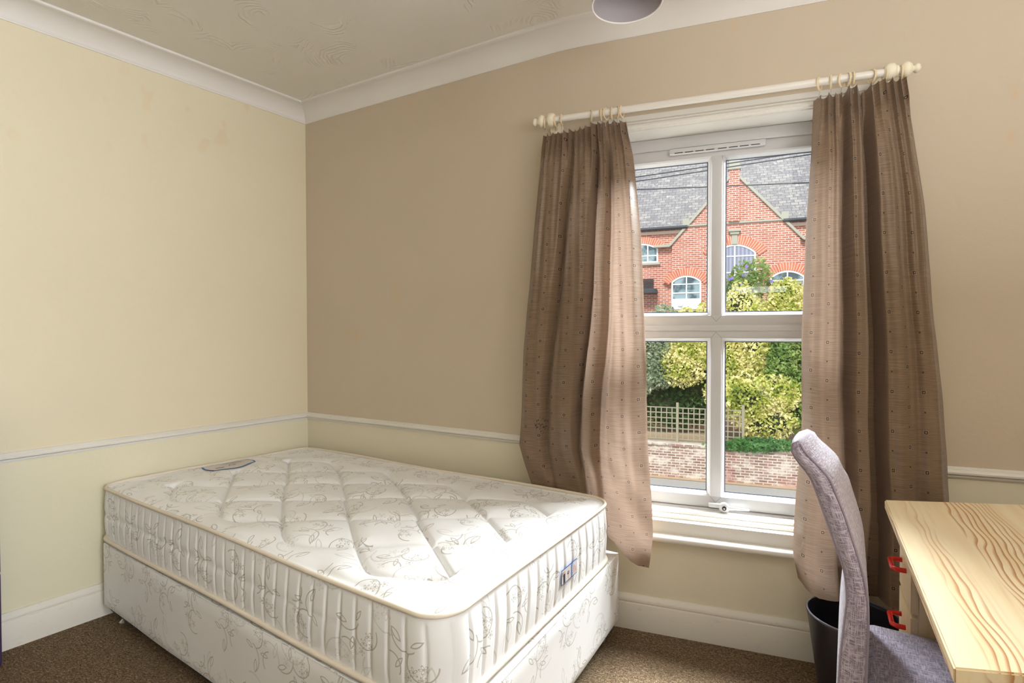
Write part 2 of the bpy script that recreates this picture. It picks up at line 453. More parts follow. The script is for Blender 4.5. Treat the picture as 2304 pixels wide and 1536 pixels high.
fl = MB(); out5 = [Vector((-1.7, .58)), Vector((.1, .58)), Vector((1.9, .3)), Vector((XR + .25, .3)), Vector((XR + .25, YB - .25)), Vector((-1.7, YB - .25))]
def plate(mb, pts, z0, z1):
    n = len(pts); vs = [(p.x, p.y, z) for z in (z0, z1) for p in pts]
    mb.add(vs, [tuple(range(n))[::-1], tuple(range(n, 2 * n))] + [(i, (i + 1) % n, n + (i + 1) % n, n + i) for i in range(n)]); return mb
struct(plate(MB(), out5, -.18, 0).build('floor', M_CARPET))
struct(plate(MB(), out5, H, H + .15).build('ceiling', M_CEIL))
# skirting with ogee top
skp = [(0, 0), (.020, 0), (.020, .106), (.0185, .110), (.0145, .112), (.0145, .115), (.017, .118), (.0175, .124), (.015, .131), (.0105, .136), (.0085, .140), (.006, .143), (0, .144)]
struct(sweep('baseboard_left', [Lp, K], skp, M_SKIRT, ed=dA, smooth=35))
struct(sweep('baseboard_back', ARC + [Vector((XR, 0))], skp, M_SKIRT, sd=dL, smooth=35))
# dado rail
dz = .743
ddp = [(0, 0), (.005, .0), (.006, .004), (.0095, .0045), (.0105, .008), (.0095, .0105), (.0135, .0115), (.020, .017), (.021, .023), (.0175, .028), (.012, .031), (.012, .0335), (.0085, .0345), (.0085, .037), (.004, .0395), (0, .040)]
ddp = [(a, z + dz) for a, z in ddp]
struct(sweep('trim_1', [Lp, K], ddp, M_TRIM, ed=dA, smooth=35))
struct(sweep('trim_2', ARC + [Vector((WX0 - .085, 0))], ddp, M_TRIM, sd=dL, smooth=35))
struct(sweep('trim_3', [Vector((WX1 + .085, 0)), Vector((XR, 0))], ddp, M_TRIM, smooth=35))
# coving
cvp = [(0, 2.497), (.004, 2.497), (.005, 2.502)]
for i in range(9):
    a = i / 8 * PI / 2; cvp.append((.006 + .082 * (1 - math.cos(a)) * .75 + .082 * .25 * i / 8, 2.503 + .064 * (math.sin(a) * .75 + .25 * i / 8)))
cvp += [(.096, 2.567), (.104, 2.571), (.104, H), (0, H)]
struct(sweep('trim_4', [Lp, K], cvp, M_COVE, ed=dA, smooth=30))
struct(sweep('trim_5', ARC + [Vector((XR, 0))], cvp, M_COVE, sd=dL, smooth=30))

# ------------------------------------------------------------------ window
win = bpy.data.objects.new('window_1', None); C.objects.link(win); struct(win)
def wpart(name, mb, mat, parent=None, smooth=False): return mb.build(name, mat, parent or win, smooth)
# moulded architrave round the opening (profile swept by hand along three sides)
def frame_sweep(x0, x1, z0, z1, prof):
    """prof: (out distance from opening edge, y) ; up the left jamb, over the head, down the right"""
    mb = MB(); vs = []
    for (cx_, cz_, sx, sz) in ((x0, z0, -1, 0), (x0, z1, -1, 1), (x1, z1, 1, 1), (x1, z0, 1, 0)):
        for d, y in prof: vs.append((cx_ + sx * d, y, cz_ + sz * d))
    n = len(prof)
    fs = [(i * n + k, i * n + (k + 1) % n, (i + 1) * n + (k + 1) % n, (i + 1) * n + k) for i in range(3) for k in range(n)]
    fs += [tuple(range(n)), tuple(3 * n + k for k in range(n))]
    return mb.add(vs, fs)
arch = [(0, .002), (0, -.012), (.008, -.014), (.010, -.018), (.014, -.018), (.016, -.013), (.020, -.013), (.024, -.020), (.028, -.020), (.031, -.015), (.034, -.022), (.053, -.024), (.054, .002)]
wpart('architrave', frame_sweep(WX0, WX1, .42, WZ1, arch), M_TRIM)
# painted wooden linings of the reveal
ln = MB(); ln.box((WX0, 0, WZ1 - .004), (WX1, .13, WZ1 + .001)); ln.box((WX0 - .001, 0, .45), (WX0 + .006, .13, WZ1)); ln.box((WX1 - .006, 0, .45), (WX1 + .001, .13, WZ1))
wpart('lining', ln, M_TRIM)
fr = MB(); FX0, FX1 = WX0 + .006, WX1 - .006
fr.bbox((FX0, .118, 2.050), (FX1, .20, 2.101), .006)      # head
fr.bbox((FX0, .118, .474), (FX0 + .045, .20, 2.06), .006); fr.bbox((FX1 - .045, .118, .474), (FX1, .20, 2.06), .006)
fr.bbox((FX0, .112, .462), (FX1, .20, .506), .006)
wpart('frame', fr, M_PVC, smooth=40)
stl = MB(); stl.bbox((WX0, .06, .42), (WX1, .14, .500), .005); stl.bbox((WX0, .03, .42), (WX1, .14, .488), .005); stl.bbox((WX0, -.004, .41), (WX1, .14, .474), .005)
wpart('stool', stl, M_TRIM, smooth=40)
sb = MB(); pr = []
for i in range(9):
    a = -PI / 2 + PI * i / 8; pr.append((-.034 - .014 * math.cos(a), .408 + .014 * math.sin(a)))
pr = [(.06, .394)] + pr + [(.06, .422)]
sb.add([(x, y, z) for x in (WX0 - .075, WX1 + .06) for y, z in pr], [tuple(range(len(pr))), tuple(range(len(pr), 2 * len(pr)))[::-1]] + [(i, (i + 1) % len(pr), len(pr) + (i + 1) % len(pr), len(pr) + i) for i in range(len(pr))])
# clear the part that would run into the wall either side
wpart('window_board', sb, M_TRIM, smooth=40)
def sash(name, z0, z1, top, bot, gz0, gz1):
    s = MB(); xl, xr = FX0 + .046, FX1 - .046; y0, y1 = .128, .185
    gx = (xl + .048, 2.289, 2.333, xr - .048)
    s.bbox((xl, y0, gz1 + .012), (xr, y1, z1), .003); s.bbox((xl, y0, z0), (xr, y1, gz0 - .012), .003)
    s.bbox((xl, y0, z0), (gx[0] - .012, y1, z1), .003); s.bbox((gx[3] + .012, y0, z0), (xr, y1, z1), .003)
    s.bbox((gx[1], y0, gz0 - .013), (gx[2], y1, gz1 + .013), .003)
    r = wpart(name, s, M_PVC, smooth=40)
    for (a, c_) in ((gx[0], gx[1]), (gx[2], gx[3])):
        bd = MB()   # sloping glazing bead
        rect = lambda e, y: [(a - .012 + e, y, gz0 - .012 + e), (c_ + (.0 if c_ == gx[1] else .012) - e, y, gz0 - .012 + e), (c_ + (.0 if c_ == gx[1] else .012) - e, y, gz1 + .012 - e), (a - .012 + e, y, gz1 + .012 - e)]
        def rect(e, y, a=a, c_=c_):
            xa = (a if a == gx[2] else a - .012) + e; xb = (c_ if c_ == gx[1] else c_ + .012) - e
            return [(xa, y, gz0 - .012 + e), (xb, y, gz0 - .012 + e), (xb, y, gz1 + .012 - e), (xa, y, gz1 + .012 - e)]
        vs = rect(0, .126) + rect(.006, .132) + rect(.014, .162)
        fs = [(k * 4 + i, k * 4 + (i + 1) % 4, (k + 1) * 4 + (i + 1) % 4, (k + 1) * 4 + i) for k in range(2) for i in range(4)]
        bd.add(vs, fs); wpart('glazing_bead', bd, M_PVC, r)
        gk = MB(); vs = rect(.013, .1605) + rect(.0175, .1605)
        gk.add(vs, [(i, (i + 1) % 4, 4 + (i + 1) % 4, 4 + i) for i in range(4)]); wpart('gasket', gk, M_GASKET, r)
        q = rect(.012, 0); g = MB().box((q[0][0], .164, q[0][2]), (q[2][0], .170, q[2][2])); wpart('pane', g, M_GLASS, r)
    return r
sash('upper_sash', 1.286, 2.050, 0, 0, 1.342, 1.992)
sash('lower_sash', .508, 1.267, 0, 0, .569, 1.221)
wpart('transom', MB().bbox((FX0 + .04, .121, 1.264), (FX1 - .04, .19, 1.289), .004), M_PVC, smooth=40)
# mitre joints, drawn as the fine dark V grooves where mullion meets the rails
jt = MB()
for (zc, s) in ((1.330, -1), (1.233, 1), (.557, -1)):
    for sx in (-1, 1):
        a = Vector((2.311 + sx * .022, .1275, zc)); c_ = Vector((2.311, .1275, zc + s * .026)); n_ = Vector((c_.z - a.z, 0, a.x - c_.x)).normalized() * .0005
        jt.add([a - n_, a + n_, c_ + n_, c_ - n_], [(0, 1, 2, 3)])
wpart('mitre_joint', jt, M_GASKET)
# trickle vent
vt = bpy.data.objects.new('trickle_vent', None); C.objects.link(vt); vt.parent = win
vb = MB(); zc = 2.034
pts = []
for i in range(41):
    t = i / 40; x = 2.117 + .381 * t; e = min(1, min(t, 1 - t) / .04); pts.append((x, .122 + .0, zc))
vb.bbox((2.117, .104, zc - .013), (2.498, .128, zc + .013), .009)
wpart('vent_cover', vb, M_PVC, vt, 40)
sl = MB()
for k in range(8):
    x = 2.140 + k * .042 + (.006 if k > 3 else 0); sl.box((x, .1032, zc - .0095), (x + .034, .1045, zc - .0065))
wpart('vent_slot', sl, M_BLACK, vt)
# handle
hd = bpy.data.objects.new('window_handle', None); C.objects.link(hd); hd.parent = win
h1 = MB(); h1.bbox((2.283, .098, .517), (2.330, .114, .535), .004)
wpart('base_plate', h1, M_PVC, hd, 40)
h2 = MB(); h2.lathe([(.0, -.004), (.017, -.004), (.0205, .0), (.0205, .014)], (2.345, .094, .522), 'Y', 28)
n0 = [(2.345, .012, .013), (2.37, .010, .011), (2.40, .008, .0085), (2.425, .006, .0065), (2.441, .005, .005)]
vs = []; fs = []
for i, (x, hz, hy) in enumerate(n0):
    for k in range(10):
        a = 2 * PI * k / 10; vs.append((x, .096 + hy * .5 * math.sin(a), .5225 + hz * math.cos(a) * .8))
for i in range(len(n0) - 1):
    for k in range(10): fs.append((i * 10 + k, i * 10 + (k + 1) % 10, (i + 1) * 10 + (k + 1) % 10, (i + 1) * 10 + k))
fs.append(tuple((len(n0) - 1) * 10 + k for k in range(10))); h2.add(vs, fs)
wpart('lever', h2, M_PVC, hd, 50)
h3 = MB(); h3.lathe([(0, -.0055), (.0088, -.0055), (.0092, -.003)], (2.345, .094, .521), 'Y', 24); wpart('lock_barrel', h3, M_BLACK, hd, True)
h4 = MB(); h4.lathe([(0, -.0065), (.0035, -.0065), (.0036, -.005)], (2.345, .094, .520), 'Y', 16); wpart('keyhole', h4, M_METAL, hd, True)

# ------------------------------------------------------------------ curtain rod, rings, curtains
RY, RZ = -.09, 2.163
rod = thing('curtain_rod', 'white curtain rod with turned ball ends above the window', 'curtain rod', (2.26, 0, RZ))
p1 = MB().tube([(1.62, RY, RZ), (2.92, RY, RZ)], .0135, 20).build('pole', M_RODW, None, 60)
fin = [(.0135, 0), (.019, .001), (.019, .006), (.013, .009), (.012, .013), (.020, .018), (.0265, .028), (.0265, .034), (.020, .044), (.011, .049), (.010, .053), (.0155, .058), (.0165, .063), (.012, .070), (.004, .0735), (0, .074)]
pL = MB().lathe([(r, -h) for r, h in fin], (1.637, RY, RZ), 'X', 28).build('finial', M_CREAMW, None, 50)
pR = MB().lathe(fin, (2.885, RY, RZ), 'X', 28).build('finial', M_CREAMW, None, 50)
parts = [p1, pL, pR]
for x in (1.648, 2.868):
    q = MB().lathe([(.0, -.02), (.018, -.019), (.0275, -.010), (.029, 0), (.0275, .010), (.018, .019), (0, .02)], (x, RY, RZ), 'X', 24)
    q.tube([(x, RY, RZ - .004), (x, -.03, RZ - .008), (x, 0.0, RZ - .010)], .010, 12); q.lathe([(.0, -.012), (.026, -.012), (.030, -.006), (.030, 0)], (x, 0, RZ - .010), 'Y', 24)
    parts.append(q.build('bracket', M_CREAMW, None, 50))
reparent(rod, *parts)
random.seed(4)
def ring_proto():
    r = thing('curtain_ring', 'x', 'curtain ring', (0, 0, 0))
    pts = [(0, .0215 * math.sin(a), .0215 * math.cos(a)) for a in [2 * PI * i / 28 for i in range(28)]]
    MB().tube(pts, .0036, 8, True).build('hoop', M_RING, r, True)
    MB().tube([(0, 0, -.024), (0, .002, -.030), (0, .0, -.036), (0, -.004, -.040), (0, -.004, -.052), (0, .001, -.055)], .0011, 6).build('hook', M_METAL, r, True)
    return r
ring0 = ring_proto(); first = [True]
ringsL = [1.618, 1.666, 1.692, 1.818, 1.860, 1.880, 1.903, 1.926, 1.944]
ringsR = [2.653, 2.689, 2.722, 2.743, 2.758, 2.814, 2.853, 2.902]
labL = ['cream curtain ring outermost on the left finial neck', 'cream curtain ring hugging the left bracket ball', 'cream curtain ring just right of the left bracket', 'lone cream ring midway over the left curtain heading',
        'leftmost of the five cream rings bunched over the left curtain', 'second of the five cream rings bunched over the left curtain', 'middle of the five cream rings bunched over the left curtain', 'fourth of the five cream rings bunched over the left curtain', 'innermost cream ring of the left curtain, nearest the window']
labR = ['innermost cream ring of the right curtain, nearest the window', 'second cream ring from the window on the right curtain', 'tilted cream ring left of the touching pair on the right curtain', 'left one of the touching pair of rings above the right curtain', 'right one of the touching pair of rings above the right curtain',
        'lone cream ring past the dark gap of the right curtain', 'cream ring against the right bracket ball', 'cream ring outermost on the right finial neck']
def place_ring(x, lab, grp, tilt):
    if first[0]: r = ring0; first[0] = False
    else:
        r = ring0.copy(); C.objects.link(r)
        for ch in list(ring0.children):
            c2 = ch.copy(); C.objects.link(c2); c2.parent = r
    r.location = (x, RY, RZ - .0065); r.rotation_euler = (0, 0, tilt); r['label'] = lab; r['group'] = grp
tl_ = [.2, -.1, .1, .35, .1, -.35, .1, .5, -.2]; tr_ = [-.5, -.2, -.6, .1, -.05, .35, .1, -.1]
for x, l_, t in zip(ringsL, labL, tl_): place_ring(x, l_, 'curtain rings on the left half of the rod', t)
for x, l_, t in zip(ringsR, labR, tr_): place_ring(x, l_, 'curtain rings on the right half of the rod', t)

def interp(tab, z):
    zs = [t[1] for t in tab][::-1]; xs = [t[0] for t in tab][::-1]
    return np.interp(z, zs, xs)
def make_curtain(label, loc, left, right, ztop, zbot, folds, yc, amp, width, seed, headn, slant=0.):
    t = thing('curtain', label, 'curtain', loc, 'pair of brown satin curtains')
    rs = np.random.RandomState(seed); Kc = 420
    u = np.linspace(0, 1, Kc)
    fp = np.array(folds)                       # fold control points (u, depth)
    ph = rs.rand(8) * 6.28
    def rows(zs_u, name, mat):
        P = np.zeros((len(zs_u), Kc, 3)); UV = np.zeros((len(zs_u), Kc, 2))
        for i, f in enumerate(zs_u):
            zt = ztop(u); zb = zbot(u); z = zt + (zb - zt) * f
            zm = float(np.mean(z)); k = np.clip((2.12 - zm) / 1.9, 0, 1)
            hd = math.exp(-max(0, (2.055 - zm)) / .07)         # gathered near the heading
            xl, xr = interp(left, z), interp(right, z)
            drift = .012 * k * np.sin(3 * u * 6.28 + ph[0])
            uu = np.clip(u + drift + slant * (k - .45) * np.sin(PI * u), 0, 1)
            base = np.interp(uu, fp[:, 0], fp[:, 1])
            # smooth the control polyline
            ker = np.hanning(25); ker /= ker.sum(); bp = np.pad(base, 12, mode='edge'); base = np.convolve(bp, ker, 'valid')
            rip = .07 * np.sin(u * 2 * PI * 9 + ph[1] + 2.2 * k) * (1 - .6 * k) + .05 * np.sin(u * 2 * PI * 15 + ph[2] - 3 * k) * (1 - k)
            pleat = np.sin(u * 2 * PI * headn + ph[3] + .8 * np.sin(u * 2 * PI * 3 + ph[4]))
            A = amp(z)
            y = yc(z, xl + (xr - xl) * u) - A * (base * (1 - .55 * hd) + rip) - hd * .010 * pleat
            dx = .014 * np.gradient(base) / (1 / Kc) * .02 * (1 - hd)
            x = xl + (xr - xl) * u + dx * 0 + .006 * k * np.sin(z * 9 + ph[5] + u * 5) + hd * .004 * np.cos(u * 2 * PI * headn + ph[3])
            y += .004 * np.sin(z * 14 + u * 11 + ph[6]) * k + .003 * np.sin(z * 31 + u * 23) * k
            lim = np.where((x > 1.77) & (x < 2.90), np.interp(z, [.3, .47, .62], [-.058, -.058, -.036]), -.016)
            P[i, :, 0] = x; P[i, :, 1] = np.minimum(y, lim); P[i, :, 2] = z + hd * .003 * pleat
            UV[i, :, 0] = u * width; UV[i, :, 1] = z
        return grid_mesh(name, P, UV, mat, None, True)
    hf = .045
    a = rows(np.linspace(0, hf, 14), 'heading', M_CURT); c_ = rows(np.linspace(hf, .965, 170), 'panel', M_CURT); d_ = rows(np.linspace(.965, 1, 8), 'hem', M_CURT)
    reparent(t, a, c_, d_); return t
# left curtain: tucked behind the bed, one corner hanging free beside it
Lleft = [(1.620, 2.136), (1.597, 1.965), (1.566, 1.699), (1.535, 1.351), (1.508, 1.058), (1.495, .763), (1.52, .676), (1.551, .591), (1.66, .30)]
Lright = [(1.966, 2.115), (1.989, 1.977), (2.016, 1.669), (2.029, 1.452), (2.035, 1.236), (2.039, .983), (2.050, .802), (2.065, .604), (2.068, .44), (2.050, .28)]
def zbL(u): return np.interp(u, [0, .55, .66, .74, .82, .90, 1.], [.42, .41, .385, .348, .322, .306, .300])
foldsL = [(0, 0), (.05, .6), (.22, .8), (.27, -.3), (.30, .55), (.40, .95), (.50, .9), (.545, -1.0), (.58, .65), (.66, .8), (.70, -.5), (.74, .7), (.92, .6), (1, -.6)]
make_curtain('long brown satin curtain left of the window, its bottom tucked behind the bed', (1.8, -.06, .30), Lleft, Lright,
             lambda u: 2.113 + .014 * np.interp(u, [0, .3, .55, .62, .8, 1], [-.8, -.5, .0, 1., .6, .1]) + .003 * np.sin(u * 60), zbL, foldsL,
             lambda z, x: np.interp(z, [.3, .60, .85, 1.4, 2.15], [-.060, -.060, -.072, -.080, -.088]) - .030 * np.interp(x, [1.88, 1.96], [0, 1]) * np.interp(z, [.5, .8], [1, 0]), lambda z: np.interp(z, [.3, .60, .9, 1.6, 2.15], [.010, .014, .056, .060, .030]), 1.15, 3, 15, .26)
Rleft = [(2.641, 2.116), (2.632, 1.9), (2.615, 1.627), (2.609, 1.416), (2.608, 1.172), (2.603, .876), (2.592, .677), (2.586, .428), (2.605, .29)]
Rright = [(2.921, 2.144), (2.950, 1.94), (2.982, 1.71), (3.003, 1.481), (3.02, 1.268), (3.038, 1.026), (3.056, .814), (3.066, .686), (3.06, .3)]
def zbR(u): return np.interp(u, [0, .04, .12, .4, 1.], [.335, .315, .300, .300, .32])
foldsR = [(0, -.5), (.06, .45), (.18, .85), (.26, .7), (.30, -.8), (.34, -.6), (.36, .8), (.42, .95), (.47, .9), (.49, -1.35), (.55, -1.35), (.575, .8), (.66, .95), (.76, .65), (.80, .2), (.84, .55), (.92, .5), (1, -.7)]
make_curtain('long brown satin curtain right of the window, hanging behind the pine table', (2.83, -.07, .30), Rleft, Rright,
             lambda u: 2.118 + .016 * np.interp(u, [0, .15, .32, .34, .46, .5, .56, .7, 1], [-.7, -.6, -.5, .4, .9, -.9, .2, 1.0, 1.1]) + .003 * np.sin(u * 55), zbR, foldsR,
             lambda z, x: np.interp(z, [.3, 1.0, 2.15], [-.092, -.092, -.088]), lambda z: np.interp(z, [.3, 1., 1.6, 2.15], [.062, .064, .062, .032]), 1.15, 8, 13)

# ------------------------------------------------------------------ bed
def quad_map(HN, HF, FF, FN, L_, W_):
    HN, HF, FF, FN = map(np.array, (HN, HF, FF, FN))
    def f(s, t):   # s metres from head, t metres from the far (wall) side
        a = (s / L_)[..., None]; c_ = (t / W_)[..., None]
        return (1 - a) * ((1 - c_) * HF + c_ * HN) + a * ((1 - c_) * FF + c_ * FN)
    return f
LM, WM = 1.95, 1.05
fm = quad_map((-.245, -.715), (.045, .235), (1.912, -.155), (1.700, -1.205), LM, WM)
ZT, ZB = .585, .352
def rr_grid(L_, W_, r, nu, nv):
    """grid covering a rounded rectangle, boundary following the corner arcs"""
    s = np.linspace(0, L_, nu)[None, :].repeat(nv, 0); t = np.linspace(0, W_, nv)[:, None].repeat(nu, 1)
    cs = np.clip(s, r, L_ - r); ct = np.clip(t, r, W_ - r); a = s - cs; c_ = t - ct
    m_ = np.maximum(abs(a), abs(c_)); h = np.hypot(a, c_); k = np.where(h > 1e-9, m_ / np.maximum(h, 1e-9), 1)
    return cs + a * k, ct + c_ * k
RC = .085
def edge_dist(s, t, L_, W_, r):
    qx = abs(s - L_ / 2) - (L_ / 2 - r); qy = abs(t - W_ / 2) - (W_ / 2 - r)
    return -(np.hypot(np.maximum(qx, 0), np.maximum(qy, 0)) + np.minimum(np.maximum(qx, qy), 0) - r)
S, T = rr_grid(LM, WM, RC, 330, 190)
sn, tn = S / LM, T / WM
# quilted diamond lattice in normalised coordinates: seams turn back in rounded points along both long sides
sm = lambda x, a, b_: np.clip((x - a) / (b_ - a), 0, 1) ** 2 * (3 - 2 * np.clip((x - a) / (b_ - a), 0, 1))
inside = np.minimum.reduce([(sn - .112) * LM, (.934 - sn) * LM])
dmin = np.full(S.shape, 9.)
sc_n = math.hypot(1.33 / LM, 1 / WM)
for k in range(-3, 9):
    sk = .2233 + .2030 * k; rr_ = np.sqrt((sn - sk) ** 2 + .0012)
    okk = (.10 < sk < .95)
    g_ = np.hypot(1.33 * abs(sn - sk) / rr_ / LM, 1 / WM)
    up_ = np.where(tn > .535, abs(tn - (.950 - 1.33 * rr_)) / g_, 9.); dn_ = np.where(tn <= .535, abs(tn - (.120 + 1.33 * rr_)) / g_, 9.)
    dmin = np.minimum(dmin, np.minimum(up_, dn_))
fieldm = sm(inside, -.004, .006) * sm(tn, .12, .15) * (1 - sm(tn, .925, .95))
seam = np.exp(-(dmin / .0075) ** 2) * fieldm
puff = (1 - np.exp(-(dmin / .035) ** 2)) * fieldm + (1 - fieldm) * .9
ed = edge_dist(S, T, LM, WM, RC)
rs = np.random.RandomState(2)
wrk = .0018 * np.sin(S * 37 + 3 * np.sin(T * 9)) * np.exp(-ed / .10) + .002 * np.sin(T * 41 + 2 * np.sin(S * 11)) * np.exp(-ed / .10)
crease = .0022 * np.sin(S * 13 + T * 8 + 2 * np.sin(T * 5)) + .0015 * np.sin(S * 29 - T * 17)
Z = ZT - .012 + .012 * puff - .014 * seam + crease + wrk * 2.0
Z += .012 * np.sin(np.clip(sn, 0, 1) * PI) * np.sin(np.clip(tn, 0, 1) * PI)
lm_ = sm(sn * LM, .02, .05) * (1 - sm(sn * LM, .19, .23)) * sm(tn * WM, .34, .38) * (1 - sm(tn * WM, .65, .69))
Z = Z * (1 - lm_) + (ZT + .0005) * lm_
Z = Z * sm(ed, -.001, .05) + (ZT - .004) * (1 - sm(ed, -.001, .05)) - .006 * np.exp(-((ed - .018) / .012) ** 2)
XY = fm(S, T)
P = np.dstack([XY, Z]); UV = np.dstack([S, T])
mat_t = thing('mattress', 'white quilted mattress with grey floral sprigs lying on the bed base', 'mattress', (.85, -.45, ZB))
m_top = grid_mesh('top_panel', P, UV, M_TICK)
# perimeter
def perim(L_, W_, r, n):
    pts = []
    segs = [((r, 0), (L_ - r, 0)), None, ((L_, r), (L_, W_ - r)), None, ((L_ - r, W_), (r, W_)), None, ((0, W_ - r), (0, r)), None]
    cs = [(L_ - r, r, -PI / 2), (L_ - r, W_ - r, 0), (r, W_ - r, PI / 2), (r, r, PI)]
    ci = 0
    for sg in segs:
        if sg: 
            a, c_ = np.array(sg[0]), np.array(sg[1]); k = max(2, int(np.linalg.norm(c_ - a) / n))
            for i in range(k): pts.append(a + (c_ - a) * i / k)
        else:
            cx_, cy_, a0 = cs[ci]; ci += 1; k = max(8, int(r * PI / 2 / n))
            for i in range(k): a = a0 + PI / 2 * i / k; pts.append(np.array([cx_ + r * math.cos(a), cy_ + r * math.sin(a)]))
    return np.array(pts)
PM = perim(LM, WM, RC, .004)
dseg = np.linalg.norm(np.roll(PM, -1, 0) - PM, axis=1); arc = np.concatenate([[0], np.cumsum(dseg)[:-1]])
tang = np.roll(PM, -1, 0) - np.roll(PM, 1, 0); tang /= np.linalg.norm(tang, axis=1)[:, None]; nrm = np.stack([tang[:, 1], -tang[:, 0]], 1)
nz = 30; rowsP = []; uvs = []
for j in range(nz + 1):
    f = j / nz; z = ZT - .004 + (ZB + .006 - ZT) * f
    bul = .011 * math.sin(PI * f) ** .6
    pitch = .058
    wob = .012 * np.sin(arc * 7.) + .006 * math.sin(f * 6)
    ph_ = ((arc + wob * f) / pitch) % 1.0
    gro = np.exp(-(np.minimum(ph_, 1 - ph_) * pitch / .0050) ** 2) * (sm(np.array(f), .03, .12) * (1 - sm(np.array(f), .88, .97)))
    off_ = bul * (1 - .30 * gro) - .0022 * gro - .008 * math.exp(-((f - .48) / .06) ** 2) * (.35 + .3 * np.sin(arc * 1.7)) 
    q = PM + nrm * off_[:, None]
    rowsP.append(np.column_stack([fm(q[:, 0], q[:, 1]), np.full(len(q), z)])); uvs.append(np.column_stack([arc, np.full(len(q), z)]))
m_side = grid_mesh('side_panel', np.array(rowsP), np.array(uvs), M_TICK, closeu=True)
def piping(z, out, r, name):
    q = PM[::3] + nrm[::3] * out; xy = fm(q[:, 0], q[:, 1])
    sag = .003 * np.sin(arc[::3] * 5.3)
    return MB().tube([(a, c_, z + s_) for (a, c_), s_ in zip(xy, sag)], r, 8, True).build(name, M_PIPE, None, True)
pt = piping(ZT - .002, .004, .0068, 'piping'); pb = piping(ZB + .010, .007, .0085, 'piping')
S2, T2 = rr_grid(LM, WM, RC, 30, 16); m_bot = grid_mesh('underside', np.dstack([fm(S2, T2), np.full(S2.shape, ZB + .006)]), np.dstack([S2, T2]), M_TICK)
# vertical tape at the near foot corner
# labels: wavy-edged blue bordered one at the head, square one on the foot side
M_LBLUE, _, _ = new_mat('label_blue', L(30, 104, 176), .5); M_LWHITE, _, _ = new_mat('label_white', L(214, 206, 204), .5)
M_LDARK, _, _ = new_mat('label_dark', L(62, 58, 66), .5); M_LORNG, _, _ = new_mat('label_orange', L(214, 138, 84), .5); M_LPALE, _, _ = new_mat('label_pale_blue', L(124, 178, 224), .5)
def flat_poly(mb, pts, z, mi):   # pts in (s,t) metres
    a = fm(np.array([p[0] for p in pts]), np.array([p[1] for p in pts])); mb.add([(x, y, z) for x, y in a], [tuple(range(len(pts)))], mi=mi)
def stroke(mb, pts, w, z, mi):
    for i in range(len(pts) - 1):
        a = np.array(pts[i]); c_ = np.array(pts[i + 1]); d = c_ - a; n_ = np.array([-d[1], d[0]]) / (np.linalg.norm(d) + 1e-9) * w / 2
        flat_poly(mb, [a - n_, c_ - n_, c_ + n_, a + n_], z, mi)
s0, s1_, t0, t1 = .045, .185, .395, .630
edge = []
for i in range(13): f = i / 12; edge.append((s0 + (s1_ - s0 - .03) * f - .004 * math.sin(f * PI), t1 + .012 * math.sin(f * PI)))
for i in range(1, 17): f = i / 16; edge.append((s1_ - .03 + .045 * math.sin(f * PI) ** 2 * (1 if f < .5 else 1) - .02 * f, t1 + (t0 - t1) * f))
for i in range(1, 13): f = i / 12; edge.append((s1_ - .05 + (s0 - s1_ + .05) * f, t0 - .012 * math.sin(f * PI)))
lz = ZT + .0035
lb = MB(); flat_poly(lb, edge, lz, 0)
cen = np.mean(np.array(edge), 0); inner = [tuple(np.array(e) + (cen - np.array(e)) / (np.linalg.norm(cen - np.array(e)) + 1e-9) * .010) for e in edge]
flat_poly(lb, inner, lz + .0006, 1)
for k in range(3): stroke(lb, [(.060 + .012 * k + .004 * math.sin(q * 1.9), .440 + .013 * q) for q in range(8 - k)], .0035, lz + .0012, (4, 2, 3)[k])
stroke(lb, [(.10, .50), (.115, .492), (.118, .505), (.104, .512), (.10, .52), (.118, .525)], .004, lz + .0012, 2)
stroke(lb, [(.118, .598), (.128, .560)], .010, lz + .0012, 2)
lab1 = lb.build('brand_label', [M_LBLUE, M_LWHITE, M_LDARK, M_LORNG, M_LPALE]); lab1['label'] = 'blue-edged label sewn flat near the head'
def side_label():
    """sewn on the foot side, near its middle"""
    mb = MB(); i0 = None
    ta, tb = .350, .468; z0, z1 = .432, .482
    def P_(t, z, o): 
        q = fm(np.array([LM + o]), np.array([t]))[0]; return (q[0], q[1], z)
    def rect(ta, tb, za, zb, o, mi):
        mb.add([P_(ta, za, o), P_(tb, za, o), P_(tb, zb, o), P_(ta, zb, o)], [(0, 1, 2, 3)], mi=mi)
    rect(ta, tb, z0, z1, .0150, 0); rect(ta + .003, tb - .002, z0 + .003, z1 - .003, .0156, 1)
    W = tb - ta
    # seen from the foot of the bed the label reads right to left in t
    rect(tb - .22 * W, tb - .11 * W, z0 + .004, z0 + .034, .0162, 2)
    rect(tb - .21 * W, tb - .12 * W, z0 + .037, z0 + .041, .0162, 3)
    for k in range(3): rect(tb - .10 * W, tb - .03 * W, z0 + .030 + .005 * k, z0 + .032 + .005 * k, .0162, 2)
    rect(tb - .47 * W, tb - .37 * W, z0 + .022, z0 + .032, .0162, 2); rect(tb - .44 * W, tb - .40 * W, z0 + .025, z0 + .029, .0166, 1); rect(tb - .43 * W, tb - .41 * W, z0 + .008, z0 + .018, .0162, 3)
    rect(tb - .72 * W, tb - .60 * W, z0 + .003, z1 - .003, .0162, 0)
    for k in range(7): rect(tb - .695 * W, tb - .63 * W, z0 + .005 + .0060 * k, z0 + .0088 + .0060 * k, .0166, 1)
    for k in range(3): rect(tb - (.80 + .06 * k) * W, tb - (.785 + .06 * k) * W, z0 + .01, z0 + .038 - .006 * k, .0162, 3)
    return mb.build('care_label', [M_LBLUE, M_LWHITE, M_LDARK, M_LORNG])
lab2 = side_label(); lab2['label'] = 'blue-bordered care label on the foot side'
